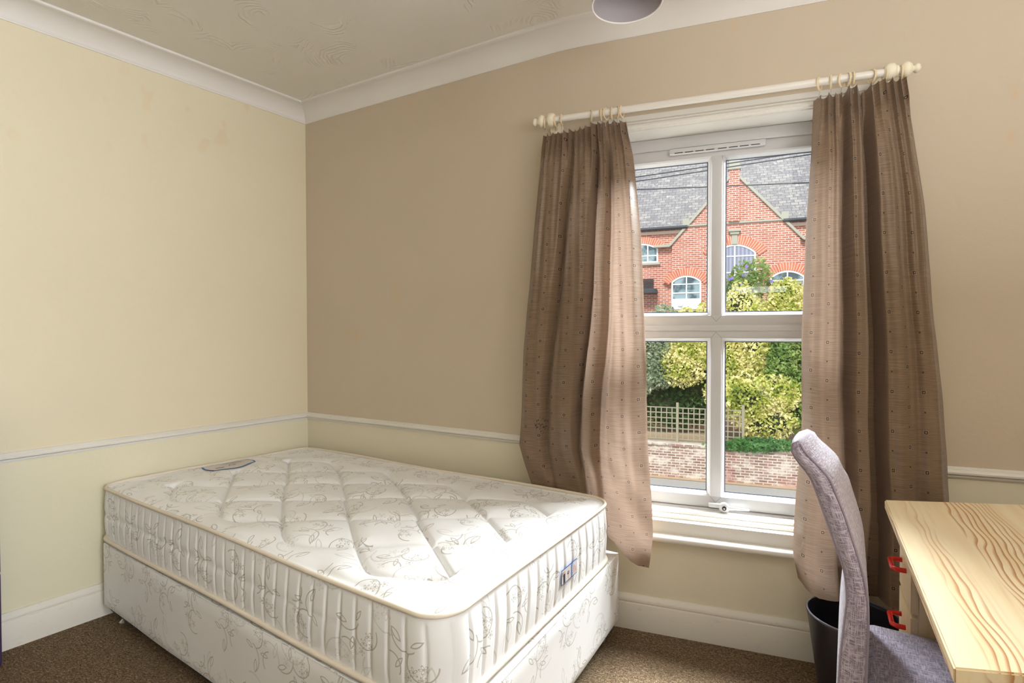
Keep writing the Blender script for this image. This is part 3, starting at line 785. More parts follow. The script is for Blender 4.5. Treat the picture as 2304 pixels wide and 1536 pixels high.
reparent(mat_t, m_top, m_side, m_bot, pt, pb, lab1, lab2)

base = thing('bed_base', 'white divan bed base with grey floral sprigs standing on the carpet', 'bed base', (.85, -.45, 0))
fb = quad_map((-.210, -.735), (.050, .235), (1.940, -.080), (1.733, -1.232), 1.95, 1.05)
PB = perim(1.95, 1.05, .022, .012); dsb = np.linalg.norm(np.roll(PB, -1, 0) - PB, axis=1); arb = np.concatenate([[0], np.cumsum(dsb)[:-1]])
zr = [.070, .074, .10, .15, .20, .25, .30, .340, .346]; rp = []; uvb = []
for z in zr:
    ins = -.004 if z in (.070, .346) else 0.0; tb_ = np.roll(PB, -1, 0) - np.roll(PB, 1, 0); tb_ /= np.linalg.norm(tb_, axis=1)[:, None]; nb_ = np.stack([tb_[:, 1], -tb_[:, 0]], 1)
    q = PB + nb_ * (ins + .0015 * np.sin(arb * 9)[:, None] * (0 if ins else 1)); rp.append(np.column_stack([fb(q[:, 0], q[:, 1]), np.full(len(q), z)])); uvb.append(np.column_stack([arb + .07, np.full(len(q), z * 1.)]))
b_side = grid_mesh('side_panel', np.array(rp), np.array(uvb), M_TICKB, closeu=True)
S3, T3 = rr_grid(1.95, 1.05, .022, 20, 12)
b_top = grid_mesh('platform', np.dstack([fb(S3, T3), np.full(S3.shape, .345)]), np.dstack([S3, T3]), M_TICKB)
b_bot = grid_mesh('underside', np.dstack([fb(S3, T3), np.full(S3.shape, .0705)]), np.dstack([S3, T3]), M_PLAST)
cs_ = []
for s_, t_ in ((.10, 1.00), (.10, .10), (1.88, 1.00), (1.89, .07), (.95, 1.0), (.95, .1)):
    q = fb(np.array([s_]), np.array([t_]))[0]
    cs_.append(MB().lathe([(0, 0), (.020, 0), (.022, .008), (.010, .020), (.007, .024), (.007, .072)], (q[0], q[1], 0), 'Z', 16).build('glide_foot', M_METAL, None, 50))
reparent(base, b_side, b_top, b_bot, *cs_)

# ------------------------------------------------------------------ pine table with a drawer pedestal under its far end
tbl = thing('table', 'pine desk with prominent grain at the right, by the right curtain', 'desk', (3.0, -.8, 0))
TF = [Vector((2.634, -1.303)), Vector((2.792, -.365)), Vector((3.40, -.225)), Vector((3.26, -1.19))]  # near-left, far-left, far-right, near-right
def tq(u_, v_):  # u across (0 left), v along (0 near)
    a = TF[0] * (1 - v_) + TF[1] * v_; c_ = TF[3] * (1 - v_) + TF[2] * v_; return a * (1 - u_) + c_ * u_
mbt = MB(); nU, nV = 12, 20; r_ = .0
def top_mesh():
    z0, z1 = .714, .740; vs = []; uv = []; fs = []
    g = [tq(0, 0), tq(1, 0), tq(1, 1), tq(0, 1)]
    bm = bmesh.new(); b0 = [bm.verts.new((p.x, p.y, z0)) for p in g]; t0_ = [bm.verts.new((p.x, p.y, z1)) for p in g]
    bm.faces.new(b0[::-1]); bm.faces.new(t0_)
    for i in range(4): bm.faces.new((b0[i], b0[(i + 1) % 4], t0_[(i + 1) % 4], t0_[i]))
    bmesh.ops.bevel(bm, geom=bm.edges[:], offset=.003, segments=2, affect='EDGES'); bmesh.ops.recalc_face_normals(bm, faces=bm.faces)
    uvl = bm.loops.layers.uv.new('UVMap')
    ex = (TF[3] - TF[0]).normalized(); ey = (TF[1] - TF[0]).normalized()
    for f in bm.faces:
        for l in f.loops:
            d = Vector((l.vert.co.x, l.vert.co.y)) - TF[0]
            # edges show end grain: let u follow height on the vertical faces
            vv = d.dot(ey); uu = d.dot(Vector((ey.y, -ey.x)))
            if abs(f.normal.z) < .5 and abs(f.normal.y) > abs(f.normal.x): vv = l.vert.co.z * 3
            elif abs(f.normal.z) < .5: uu = l.vert.co.z
            l[uvl].uv = (uu, vv)
    me = bpy.data.meshes.new('table_top'); bm.to_mesh(me); bm.free(); return link('table_top', me, M_PINE, None, 30)
ttop = top_mesh()
def uvbox(name, a, b_, mat, M=None, parent=None, r=.002):
    bm = bmesh.new(); bmesh.ops.create_cube(bm, size=1)
    for v in bm.verts: v.co = Vector([(a[i] + b_[i]) / 2 + v.co[i] * (b_[i] - a[i]) for i in range(3)])
    bmesh.ops.bevel(bm, geom=bm.edges[:], offset=r, segments=2, affect='EDGES'); uvl = bm.loops.layers.uv.new('UVMap')
    for f in bm.faces:
        n_ = f.normal
        for l in f.loops:
            c_ = l.vert.co
            l[uvl].uv = (c_.y, c_.z) if abs(n_.x) > .6 else ((c_.x, c_.z) if abs(n_.y) > .6 else (c_.x, c_.y))
    if M is not None: bmesh.ops.transform(bm, matrix=M, verts=bm.verts)
    me = bpy.data.meshes.new(name); bm.to_mesh(me); bm.free(); o = link(name, me, mat, None, 30)
    if parent is not None: o.parent = parent
    return o
ANG = -math.atan2(.158, .938)
MT = Matrix.Translation((2.634, -1.303, 0)) @ Matrix.Rotation(ANG, 4, 'Z')   # local: +x right, +y along to far end
tparts = [ttop]
# rails and legs
LT = .9512
tparts.append(uvbox('rail', (.05, .05, .64), (.07, .70, .714), M_PINE2, MT))
tparts.append(uvbox('rail', (.52, .24, .64), (.54, 1.06, .714), M_PINE2, MT))
tparts.append(uvbox('rail', (.0, .0, .64), (.49, .02, .714), M_PINE2, MT @ Matrix.Translation((.06, .055, 0)) @ Matrix.Rotation(math.atan2(.215, .598), 4, 'Z')))
for (x, y) in ((.045, .04), (.50, .215), (.50, 1.05)): tparts.append(uvbox('leg', (x, y, 0), (x + .05, y + .05, .714), M_PINE2, MT))
# pedestal
px0, py0, py1 = .042, .700, .925
tparts.append(uvbox('side_panel', (px0 + .01, py0, .10), (.50, py0 + .016, .714), M_PINE2, MT)); tparts.append(uvbox('side_panel', (px0 + .01, py1 - .016, .10), (.50, py1, .714), M_PINE2, MT))
tparts.append(uvbox('plinth', (px0 + .02, py0, 0), (.48, py1, .10), M_PINE2, MT))
drw = []
for z0, z1 in ((.505, .70), (.335, .500), (.115, .330)):
    d_ = uvbox('drawer', (px0 - .006, py0 + .002, z0 + .002), (px0 + .38, py1 - .002, z1 - .002), M_PINE2, MT, None, .003)
    zc = z1 - .11 if z0 > .4 else z1 - .07; yc_ = .83
    pts = [Vector((px0 - .004, yc_ - .042, zc)), Vector((px0 - .026, yc_ - .042, zc)), Vector((px0 - .036, yc_ - .034, zc)), Vector((px0 - .036, yc_ + .034, zc)), Vector((px0 - .026, yc_ + .042, zc)), Vector((px0 - .004, yc_ + .042, zc))]
    MB().tube([MT @ p for p in pts], .0068, 10).build('handle', M_RED, d_, True)
    drw.append(d_)
reparent(tbl, *tparts, *drw)

# ------------------------------------------------------------------ chair
chair = thing('dining_chair', 'lilac-grey upholstered high-back chair pushed under the pine desk', 'chair', (2.8, -.8, 0))
CN = Vector((2.577, -1.02)); ce = Vector((.230, .973)).normalized(); cf = Vector((.973, -.230)).normalized()
def cw(f, z, e): p = CN + cf * f + ce * e; return (p.x, p.y, z)
# near side outline picked in metres: (f, z); rear curve from top roll down, front curve back up
rear = [(-.118, 1.016), (-.132, 1.010), (-.134, .994), (-.124, .975), (-.099, .943), (-.085, .909), (-.066, .854), (-.048, .80), (-.034, .757), (-.028, .70), (-.032, .65), (-.040, .56), (-.044, .46), (-.046, .33)]
front = [(.010, .33), (.012, .46), (.014, .56), (.016, .64), (.013, .71), (.002, .768), (-.014, .825), (-.026, .866), (-.042, .906), (-.058, .943), (-.084, .972), (-.106, .993), (-.118, 1.010)]
def resample(pts, n):
    pts = [np.array(p) for p in pts]; dd = [0]
    for i in range(len(pts) - 1): dd.append(dd[-1] + np.linalg.norm(pts[i + 1] - pts[i]))
    # catmull-rom through the points
    out = []
    for t in np.linspace(0, dd[-1], n):
        i = min(max(np.searchsorted(dd, t) - 1, 0), len(pts) - 2); k = (t - dd[i]) / (dd[i + 1] - dd[i])
        p0, p1, p2, p3 = pts[max(i - 1, 0)], pts[i], pts[i + 1], pts[min(i + 2, len(pts) - 1)]
        out.append(.5 * ((2 * p1) + (-p0 + p2) * k + (2 * p0 - 5 * p1 + 4 * p2 - p3) * k * k + (-p0 + 3 * p1 - 3 * p2 + p3) * k ** 3))
    return np.array(out)
loop = np.concatenate([resample(rear, 46), resample(front, 46)])
BW = .44
def back_mesh():
    n = len(loop); ctr = (resample(rear, 46) + resample(front, 46)[::-1]) / 2
    ctrl = np.concatenate([ctr, ctr[::-1]])
    es = [0, .004, .012, .02] + list(np.linspace(.05, BW - .05, 14)) + [BW - .02, BW - .012, BW - .004, BW]
    rows = []; uv = []
    ar = np.concatenate([[0], np.cumsum(np.linalg.norm(np.diff(loop, axis=0), axis=1))])
    for e in es:
        d = min(e, BW - e); k = 1. if d > .02 else math.sqrt(max(0, 1 - (1 - d / .02) ** 2)) * .35 + .65
        q = ctrl + (loop - ctrl) * k
        top = np.clip((q[:, 1] - .86) / .15, 0, 1)
        ee = e; bul_ = math.sin(PI * e / BW) ** .5 if 0 < e < BW else 0.
        zz = q[:, 1] + .020 * top * bul_ - .055 * top * (e / BW) ** 1.2 - .03 * top * max(0, (e - BW * .8) / (BW * .2)) ** 2   # the roll falls away towards its far end
        rows.append(np.array([cw(q[i, 0] - .008 * (e / BW) * (1 - top[i]) - .010 * (e / BW) * top[i] + .020 * top[i] * bul_ * (1. if i >= n // 2 else .2), zz[i], ee) for i in range(n)])); uv.append(np.column_stack([np.full(n, e), ar]))
    P = np.array(rows); U = np.array(uv)
    o = grid_mesh('backrest', P, U, M_CHAIR, None, True, closeu=True)
    # side caps
    for k, e in ((0, 0), (-1, BW)):
        q = P[k]; c_ = [cw(ctrl[i, 0], ctrl[i, 1] - (0 if k == 0 else .055 * np.clip((ctrl[i, 1] - .86) / .15, 0, 1)), e) for i in range(46)]
    return o, P
bk, BP = back_mesh()
def side_cap(k, name):
    q = BP[k]; n = len(q) // 2; rear_ = q[:n]; front_ = q[n:][::-1]
    cols = 6; G = np.zeros((n, cols, 3)); U = np.zeros((n, cols, 2))
    sgn = -1 if k == 0 else 1
    for j in range(cols):
        f = j / (cols - 1); G[:, j, :] = rear_ * (1 - f) + front_ * f
        bl = .006 * math.sin(PI * f); G[:, j, 0] += sgn * ce.x * bl; G[:, j, 1] += sgn * ce.y * bl
        U[:, j, 0] = f * .05 + .3; U[:, j, 1] = np.linspace(1.0, .3, n)
    return grid_mesh(name, G, U, M_CHAIR, None, True)
c1 = side_cap(0, 'side_panel'); c2 = side_cap(-1, 'side_panel')
# piping seams along the front and rear edges of the near side
half = len(loop) // 2
sm1 = MB().tube([tuple(p) for p in BP[1][half:]], .0028, 6).build('piping', M_CHAIR, None, True)
sm2 = MB().tube([tuple(p) for p in BP[1][:half]], .0022, 6).build('piping', M_CHAIR, None, True)
def cushion(name, f0, f1, e0, e1, z0, z1, r, mat):
    bm = bmesh.new(); bmesh.ops.create_cube(bm, size=1)
    for v in bm.verts: v.co = Vector(((f0 + f1) / 2 + v.co.x * (f1 - f0), (e0 + e1) / 2 + v.co.y * (e1 - e0), (z0 + z1) / 2 + v.co.z * (z1 - z0)))
    bmesh.ops.bevel(bm, geom=bm.edges[:], offset=r, segments=4, profile=.5, affect='EDGES')
    bmesh.ops.subdivide_edges(bm, edges=[e for e in bm.edges if e.calc_length() > .15], cuts=8, use_grid_fill=True)
    uvl = bm.loops.layers.uv.new('UVMap')
    for f in bm.faces:
        for l in f.loops:
            c_ = l.vert.co; n_ = f.normal
            l[uvl].uv = (c_.x, c_.y) if abs(n_.z) > .6 else ((c_.x, c_.z) if abs(n_.y) > .6 else (c_.y, c_.z))
    for v in bm.verts:
        fx_ = (v.co.x - f0) / (f1 - f0); fy_ = (v.co.y - e0) / (e1 - e0)
        if v.co.z > (z0 + z1) / 2: v.co.z += .012 * math.sin(PI * min(1, max(0, fx_))) * math.sin(PI * min(1, max(0, fy_)))
        v.co = Vector(cw(v.co.x, v.co.z, v.co.y))
    bmesh.ops.recalc_face_normals(bm, faces=bm.faces)
    me = bpy.data.meshes.new(name); bm.to_mesh(me); bm.free(); return link(name, me, mat, None, True)
seat = cushion('seat', .012, .46, -.002, BW - .002, .375, .462, .018, M_CHAIR)
legs = []
for f_, e_ in ((-.02, .03), (-.02, BW - .03), (.43, .03), (.43, BW - .03)):
    bx = MB(); s_ = .018
    vs = [cw(f_ + a * s_ * k - (.04 * (1 - k2) if f_ < 0 else 0), z, e_ + c_ * s_ * k) for z, k, k2 in ((0, .7, 0), (.39, 1, 1)) for a, c_ in ((-1, -1), (1, -1), (1, 1), (-1, 1))]
    bx.add(vs, [(0, 3, 2, 1), (4, 5, 6, 7), (0, 1, 5, 4), (1, 2, 6, 5), (2, 3, 7, 6), (3, 0, 4, 7)]); legs.append(bx.build('leg', M_LEGW))
reparent(chair, bk, c1, c2, sm1, sm2, seat, *legs)

# ------------------------------------------------------------------ waste bin
bn = thing('waste_bin', 'round black plastic waste bin below the right curtain', 'bin', (2.755, -.185, 0))
prof = [(0, .004), (.098, .004), (.104, .0), (.107, .004), (.143, .270), (.1465, .276), (.1465, .282), (.143, .284), (.1395, .280), (.1385, .270), (.103, .012), (0, .010)]
b1 = MB().lathe(prof, (2.755, -.185, 0), 'Z', 64).build('body', M_BIN, None, 40)
b2 = MB().tube([(2.755 + .1425 * math.cos(a), -.185 + .1425 * math.sin(a), .2835) for a in [2 * PI * i / 64 for i in range(64)]], .0028, 8, True).build('rim', new_mat('bin_rim', L(126, 122, 138), .25)[0], None, True)
reparent(bn, b1, b2)

# ------------------------------------------------------------------ pendant shade
ls = thing('pendant_lamp', 'grey drum shade ceiling lamp cut off by the top of the photo', 'ceiling lamp', (2.045, -.667, H))
cx, cy = 2.045, -.667; R0 = .104; zb_ = 2.242
l1 = MB().lathe([(R0, zb_ + .002), (R0 - .004, zb_ + .17), (R0 - .006, zb_ + .17), (R0 - .0025, zb_ + .002)], (cx, cy, 0), 'Z', 64).build('lamp_shade', M_SHADE, None, 60)
l2 = MB().tube([(cx + (R0 - .001) * math.cos(a), cy + (R0 - .001) * math.sin(a), zb_) for a in [2 * PI * i / 64 for i in range(64)]], .0026, 8, True).build('rim', M_SHRIM, None, True)
sp = MB()
for k in range(3):
    a = k * 2 * PI / 3 + .4; sp.tube([(cx + .018 * math.cos(a), cy + .018 * math.sin(a), zb_ + .13), (cx + (R0 - .006) * math.cos(a), cy + (R0 - .006) * math.sin(a), zb_ + .165)], .0018, 6)
sp.tube([(cx + .02 * math.cos(a), cy + .02 * math.sin(a), zb_ + .13) for a in [2 * PI * i / 20 for i in range(20)]], .002, 6, True)
l3 = sp.build('shade_carrier', M_METAL, None, True)
l4 = MB().lathe([(0, .08), (.014, .085), (.018, .10), (.018, .135), (.01, .15), (.003, .16), (.003, H - zb_ - .02)], (cx, cy, zb_), 'Z', 20).build('lamp_holder', M_SHRIM, None, 50)
l5 = MB().lathe([(.003, -.05), (.02, -.045), (.035, -.02), (.038, 0)], (cx, cy, H), 'Z', 28).build('ceiling_rose', M_SHRIM, None, 50)
reparent(ls, l1, l2, l3, l4, l5)

# ------------------------------------------------------------------ sliver of dark cabinet at the left edge
cb = thing('cabinet', 'dark violet cabinet edge just showing at the far left against the wall', 'cabinet', (-.38, -1.4, 0))
MC = Matrix.Translation((-.199, -1.080, 0)) @ Matrix.Rotation(math.atan2(-.279, .960) * -1, 4, 'Z')
MC = Matrix(((.960, -.279 * -1, 0, -.211), (-.279, .960, 0, -1.088), (0, 0, 1, 0), (0, 0, 0, 1)))
# local x into the room (away from the left wall), local -y towards the camera side
def cbx(a, b_, name): return MB().bbox(a, b_, .003, M=MC).build(name, M_DARKF, None, 40)
c1_ = cbx((-.150, -.55, 0), (-.018, 0, .94), 'body'); c2_ = cbx((-.017, -.548, .362), (0, -.002, .938), 'door'); c3_ = cbx((-.017, -.548, .02), (0, -.002, .355), 'drawer')
reparent(cb, c1_, c2_, c3_)

# ------------------------------------------------------------------ outside
m, nt, b = new_mat('tarmac', rough=.9); o = coord(nt); setc(nt, b, mix(nt, noise(nt, o, 30, 4), L(150, 148, 146), L(176, 172, 166))); M_ROAD = m
m, nt, b = new_mat('soil_verge', rough=.95); o = coord(nt); setc(nt, b, mix(nt, noise(nt, o, 9, 4), L(196, 164, 130), L(172, 152, 130))); M_SOIL = m
def brick_mat(name, c1, c2, mort, bw=.22, bh=.075, ms=.012, worn=None, rot90=False, uvc=False):
    m, nt, b = new_mat(name, rough=.9, spec=.1); o = coord(nt, 'UV' if uvc else 'Object'); x, y, z = sep(nt, o)
    v = comb(nt, x, y if uvc else z, 0.)
    br = nt.nodes.new('ShaderNodeTexBrick'); nt.links.new(v, br.inputs['Vector'])
    br.inputs['Scale'].default_value = 1; br.inputs['Brick Width'].default_value = bw; br.inputs['Row Height'].default_value = bh
    br.inputs['Mortar Size'].default_value = ms; br.inputs['Mortar Smooth'].default_value = .2; br.inputs['Bias'].default_value = 0
    br.inputs['Color1'].default_value = (*c1, 1); br.inputs['Color2'].default_value = (*c2, 1); br.inputs['Mortar'].default_value = (*mort, 1)
    c = br.outputs[0]
    c = mix(nt, noise(nt, o, 1.3, 4, .6).ss(.4, .7) * .35, c, tuple(q * .75 for q in c1))
    if worn is not None:
        c = mix(nt, noise(nt, mapping(nt, o, (1.1, 1, 2.2)), 2.0, 5, .7).ss(.46, .62) * .8, c, worn)
        c = mix(nt, noise(nt, mapping(nt, o, (1, 1, 1), loc=(4, 4, 4)), 1.1, 3).ss(.55, .68) * .4, c, L(156, 84, 84))
    setc(nt, b, c); bump(nt, b, N(nt, br.outputs[1]) * -1., .4, .02); return m
M_BRICK = brick_mat('red_brick', L(204, 132, 112), L(178, 102, 88), L(232, 218, 208), .225, .078, .011)
M_GBRICK = brick_mat('weathered_brick', L(132, 104, 94), L(160, 132, 118), L(206, 194, 184), .225, .075, .013, L(212, 200, 188))
M_ARCHB = brick_mat('orange_arch_brick', L(216, 132, 106), L(200, 114, 92), L(226, 200, 184), .075, 2., .010, uvc=True)
m, nt, b = new_mat('slate_roof', rough=.7, spec=.3); uvn = coord(nt, 'UV')
br = nt.nodes.new('ShaderNodeTexBrick'); nt.links.new(uvn, br.inputs['Vector']); br.inputs['Scale'].default_value = 1; br.inputs['Brick Width'].default_value = .26; br.inputs['Row Height'].default_value = .17
br.inputs['Mortar Size'].default_value = .010; br.inputs['Bias'].default_value = -.1; br.inputs['Color1'].default_value = (*L(138, 134, 136), 1); br.inputs['Color2'].default_value = (*L(174, 168, 164), 1); br.inputs['Mortar'].default_value = (*L(98, 98, 106), 1)
c = mix(nt, noise(nt, uvn, 1.4, 4, .65).ss(.42, .62) * .45, br.outputs[0], L(120, 118, 124)); c = mix(nt, noise(nt, mapping(nt, uvn, (1, 1, 1), loc=(3, 8, 0)), 5, 3).ss(.58, .7) * .5, c, L(204, 202, 198))
setc(nt, b, c); M_SLATE = m
M_STONE, nt, b = new_mat('stone_coping', L(176, 174, 160), .8); M_GUT, _, _ = new_mat('black_gutter', L(50, 54, 64), .5)
M_WPAINT, _, _ = new_mat('white_window_paint', L(246, 246, 246), .5)
m, nt, b = new_mat('dark_window_glass', L(96, 116, 124), .08, .8); o = coord(nt); setc(nt, b, mix(nt, noise(nt, o, 2.5, 2).ss(.4, .6), L(70, 88, 96), L(150, 172, 180))); M_DGLASS = m  # blue-grey sky reflection is painted into the panes' base colour
m, nt, b = new_mat('lilac_curtained_glass', L(150, 150, 190), .4); o = coord(nt); x, y, z = sep(nt, o); setc(nt, b, mix(nt, (x * 45.).sin().ss(-1, 1) * .6, L(132, 134, 160), L(182, 186, 204))); M_LGLASS = m
M_TRELL, nt, b = new_mat('weathered_trellis_wood', L(150, 142, 122), .85)
M_WIRE, _, _ = new_mat('black_cable', L(50, 52, 60), .6)
GZ = -2.85
gr = MB().box((-30, .30, GZ - .2), (40, 13.2, GZ)).build('road', M_ROAD); struct(gr)
gr = MB().box((-30, 13.25, GZ), (40, 13.4, GZ + .02)).build('verge', M_SOIL); struct(gr)
gr = MB().box((-30, 13.72, GZ - .2), (40, 40, -1.95)).build('garden_ground', M_SOIL); struct(gr)
gw = thing('garden_wall', 'low weathered brick wall across the road', 'wall', (3, 13.6, GZ))
w1 = MB().box((-9, 13.4, GZ), (13, 13.72, -1.95)).build('brickwork', M_GBRICK)
w2 = MB().bbox((-9, 13.36, -1.95), (13, 13.76, -1.87), .02).build('coping', M_GBRICK)
reparent(gw, w1, w2)
# trellis
tr_ = thing('trellis', 'square lattice wooden trellis standing on the garden wall', 'trellis', (1.5, 13.75, -1.87))
lat = MB(); x = -2.05
while x < 3.25:
    if abs((x - 1.5)) > .04: lat.box((x - .014, 13.55, -1.80), (x + .014, 13.57, -.90))
    x += .148
z = -1.78
while z < -.89: lat.box((-2.1, 13.57, z - .014), (3.25, 13.59, z + .014)); z += .148
t1_ = lat.build('lattice', M_TRELL); ps = []
for x in (-.35, 1.5, 3.22): ps.append(MB().bbox((x - .035, 13.53, -1.87), (x + .035, 13.60, -.74), .006).build('post', M_TRELL))
reparent(tr_, t1_, *ps)
# building
BYp = 19.5
bd = thing('brick_building', 'red brick building with pointed gable and slate roof seen through the window', 'building', (3.2, BYp, -1.95))
bp = []
bp.append(MB().box((-12, BYp + .15, -1.95), (20, BYp + .5, 5.33)).build('wall', M_BRICK))
GX = 3.22
gpoly = [(.99, -1.95), (5.45, -1.95), (5.45, 4.68), (GX, 7.20), (.99, 4.68)]
g = MB(); n_ = len(gpoly); g.add([(x, y, z) for y in (BYp, BYp + .3) for x, z in gpoly], [tuple(range(n_)), tuple(range(n_, 2 * n_))[::-1]] + [(i, (i + 1) % n_, n_ + (i + 1) % n_, n_ + i) for i in range(n_)])
bp.append(g.build('gable', M_BRICK))
def roofquad(name, vs, uvs): return MB().add(vs, [(0, 1, 2, 3)] if len(vs) == 4 else [(0, 1, 2)], uvs).build(name, M_SLATE)
bp.append(roofquad('roof', [(-12.5, BYp - .05, 5.36), (20.5, BYp - .05, 5.36), (20.5, BYp + 5.2, 10.9), (-12.5, BYp + 5.2, 10.9)], [(-12.5, 0), (20.5, 0), (20.5, 7.6), (-12.5, 7.6)]))
bp.append(MB().add([(-12.5, BYp + 5.2, 10.9), (20.5, BYp + 5.2, 10.9), (20.5, BYp + 10.4, 5.36), (-12.5, BYp + 10.4, 5.36), (-12.5, BYp + .2, 5.33), (20.5, BYp + .2, 5.33)], [(0, 1, 2, 3), (3, 2, 5, 4)]).build('roof', M_SLATE))
for s in (-1, 1):
    e_ = GX + s * 2.23
    bp.append(roofquad('gable_roof', [(e_, BYp + .1, 4.66), (GX, BYp + .1, 7.16), (GX, BYp + 2.2, 7.16), (e_, BYp + 2.2, 4.66)], [(0, 0), (0, 3.3), (2.1, 3.3), (2.1, 0)]))
for x0, x1 in ((-12, 1.56), (4.88, 20)):
    bp.append(MB().tube([(x0, BYp - .08, 5.32), (x1, BYp - .08, 5.32)], .065, 10).build('gutter', M_GUT)); bp.append(MB().box((x0, BYp + .05, 5.12), (x1, BYp + .16, 5.24)).build('brick_cornice', M_ARCHB))
for s in (-1, 1):
    a = Vector((GX + s * 2.31, 0, 4.62)); c_ = Vector((GX + s * .15, 0, 7.06)); d = (c_ - a).normalized(); n2 = Vector((-d.z, 0, d.x)) * (.07 * (1 if s > 0 else -1)) * -1
    if n2.z < 0: n2 = -n2
    vs = [(p.x, y, p.z) for y in (BYp - .08, BYp + .34) for p in (a - n2 * .3, c_ - n2 * .3, c_ + n2, a + n2)]
    bp.append(MB().add(vs, [(0, 1, 2, 3), (4, 7, 6, 5), (0, 4, 5, 1), (1, 5, 6, 2), (2, 6, 7, 3), (3, 7, 4, 0)]).build('coping', M_STONE))
    bp.append(MB().bbox((GX + s * 2.31 - (.62 if s < 0 else .0), BYp - .10, 4.58), (GX + s * 2.31 + (.62 if s > 0 else .0), BYp + .3, 4.68), .015).build('kneeler', M_STONE))
    bp.append(MB().box((GX + s * 1.72 - .12, BYp - .02, 5.38), (GX + s * 1.72 + .12, BYp + .1, 5.66)).build('stone_block', M_STONE))
bp.append(MB().box((3.03, BYp - .12, 5.40), (3.40, BYp + .12, 7.33)).build('pier', M_BRICK))
bp.append(MB().bbox((2.99, BYp - .17, 7.33), (3.45, BYp + .2, 7.42), .02).bbox((3.02, BYp - .14, 7.42), (3.42, BYp + .2, 7.68), .04).build('pier_cap', M_STONE))
bp.append(MB().bbox((1.58, BYp - .06, 5.33), (4.86, BYp + .05, 5.40), .012).build('string_course', M_STONE))
bp.append(MB().bbox((3.02, BYp - .16, 5.02), (3.46, BYp, 5.10), .015).bbox((3.08, BYp - .12, 4.92), (3.40, BYp, 5.02), .02).bbox((3.14, BYp - .07, 4.55), (3.34, BYp, 4.92), .01).build('keystone', M_STONE))
def awin(x0, x1, z0, zs, zt, mull, trans, glass=None, archt=.24, yb=BYp, panel=None, aover=.10):
    xc, hw, rise = (x0 + x1) / 2, (x1 - x0) / 2, zt - zs
    R = (hw * hw + rise * rise) / (2 * rise); zc = zt - R; a0 = math.asin(hw / R)
    n = 16; top = [(xc + R * math.sin(a0 - 2 * a0 * i / n), zc + R * math.cos(a0 - 2 * a0 * i / n)) for i in range(n + 1)]
    outl = [(x0, z0), (x1, z0)] + top
    t = .06; Ri = R - t; ai = math.asin((hw - t) / Ri); topi = [(xc + Ri * math.sin(ai - 2 * ai * i / n), zc + Ri * math.cos(ai - 2 * ai * i / n)) for i in range(n + 1)]
    inl = [(x0 + t, z0 + t), (x1 - t, z0 + t)] + topi; K_ = len(outl)
    fr_ = MB(); vs = [(x, yb - .03, z) for x, z in outl] + [(x, yb - .03, z) for x, z in inl] + [(x, yb + .02, z) for x, z in outl] + [(x, yb + .0, z) for x, z in inl]
    fs = []
    for i in range(K_):
        j = (i + 1) % K_; fs += [(i, j, K_ + j, K_ + i), (i, 2 * K_ + i, 2 * K_ + j, j), (K_ + i, K_ + j, 3 * K_ + j, 3 * K_ + i)]
    fr_.add(vs, fs)
    for xm in mull: fr_.box((xm - .022, yb - .025, z0), (xm + .022, yb + .01, zc + math.sqrt(max(0, Ri * Ri - (xm - xc) ** 2))))
    for zm in trans: fr_.box((x0, yb - .027, zm - .022), (x1, yb + .01, zm + .022))
    if panel: fr_.box((x0, yb - .028, z0), (x1, yb + .01, panel))
    wn = fr_.build('window', M_WPAINT)
    MB().add([(x, yb - .008, z) for x, z in inl], [tuple(range(K_))]).build('pane', glass or M_DGLASS, wn)
    ar_ = MB(); R1, R2_ = R + .01, R + archt; aa = math.asin((hw + aover) / R1) if (hw + aover) < R1 else 1.5; vs = []; uv = []
    for i in range(n + 1):
        a = -aa + 2 * aa * i / n
        for rr_, w_ in ((R1, 0), (R2_, 1)):
            for y in (yb - .035,): vs.append((xc + rr_ * math.sin(a), y, zc + rr_ * math.cos(a))); uv.append((a * R1, w_ * archt + .03))
    m0 = len(vs); vs += [(x, yb + .02, z) for x, y, z in vs]; uv += uv
    fs = [(2 * i, 2 * i + 1, 2 * i + 3, 2 * i + 2) for i in range(n)] + [(2 * i + 1, m0 + 2 * i + 1, m0 + 2 * i + 3, 2 * i + 3) for i in range(n)] + [(2 * i, 2 * i + 2, m0 + 2 * i + 2, m0 + 2 * i) for i in range(n)]
    ar_.add(vs, fs, uv); A = ar_.build('brick_arch', M_ARCHB)
    S_ = MB().bbox((x0 - .08, yb - .10, z0 - .09), (x1 + .08, yb + .02, z0), .01).build('sill', M_STONE)
    return [wn, A, S_]
bp += awin(2.50, 3.98, 2.45, 4.22, 4.55, (3.25,), (4.11, 3.50), M_LGLASS, .34)
bp += awin(.97, 2.07, 2.16, 3.22, 3.45, (1.53,), (3.12, 2.78), None, .30, panel=2.56)
bp += awin(4.46, 5.60, 2.3, 3.26, 3.50, (5.03,), (3.14,), None, .30)
bp += awin(-.9, .45, 4.02, 4.58, 4.80, (.05, -.4), (4.30,), None, .28, BYp + .14)
bp += awin(6.0, 7.1, 4.02, 4.58, 4.80, (6.55,), (4.30,), None, .28, BYp + .14)
lv = MB()
for k in range(7): lv.box((-.30, BYp + .03, 3.02 + .055 * k), (.28, BYp + .13, 3.05 + .055 * k))
bp.append(lv.build('louvre', M_GUT)); bp.append(MB().bbox((-.6, BYp - .5, 2.78), (.44, BYp + .15, 2.95), .01).build('porch_roof', M_GUT))
fan = MB().lathe([(0, -.05), (.10, -.05), (.11, 0)], (1.30, BYp - .03, 2.36), 'Y', 20).build('vent', M_WPAINT); bp.append(fan)
reparent(bd, *bp)

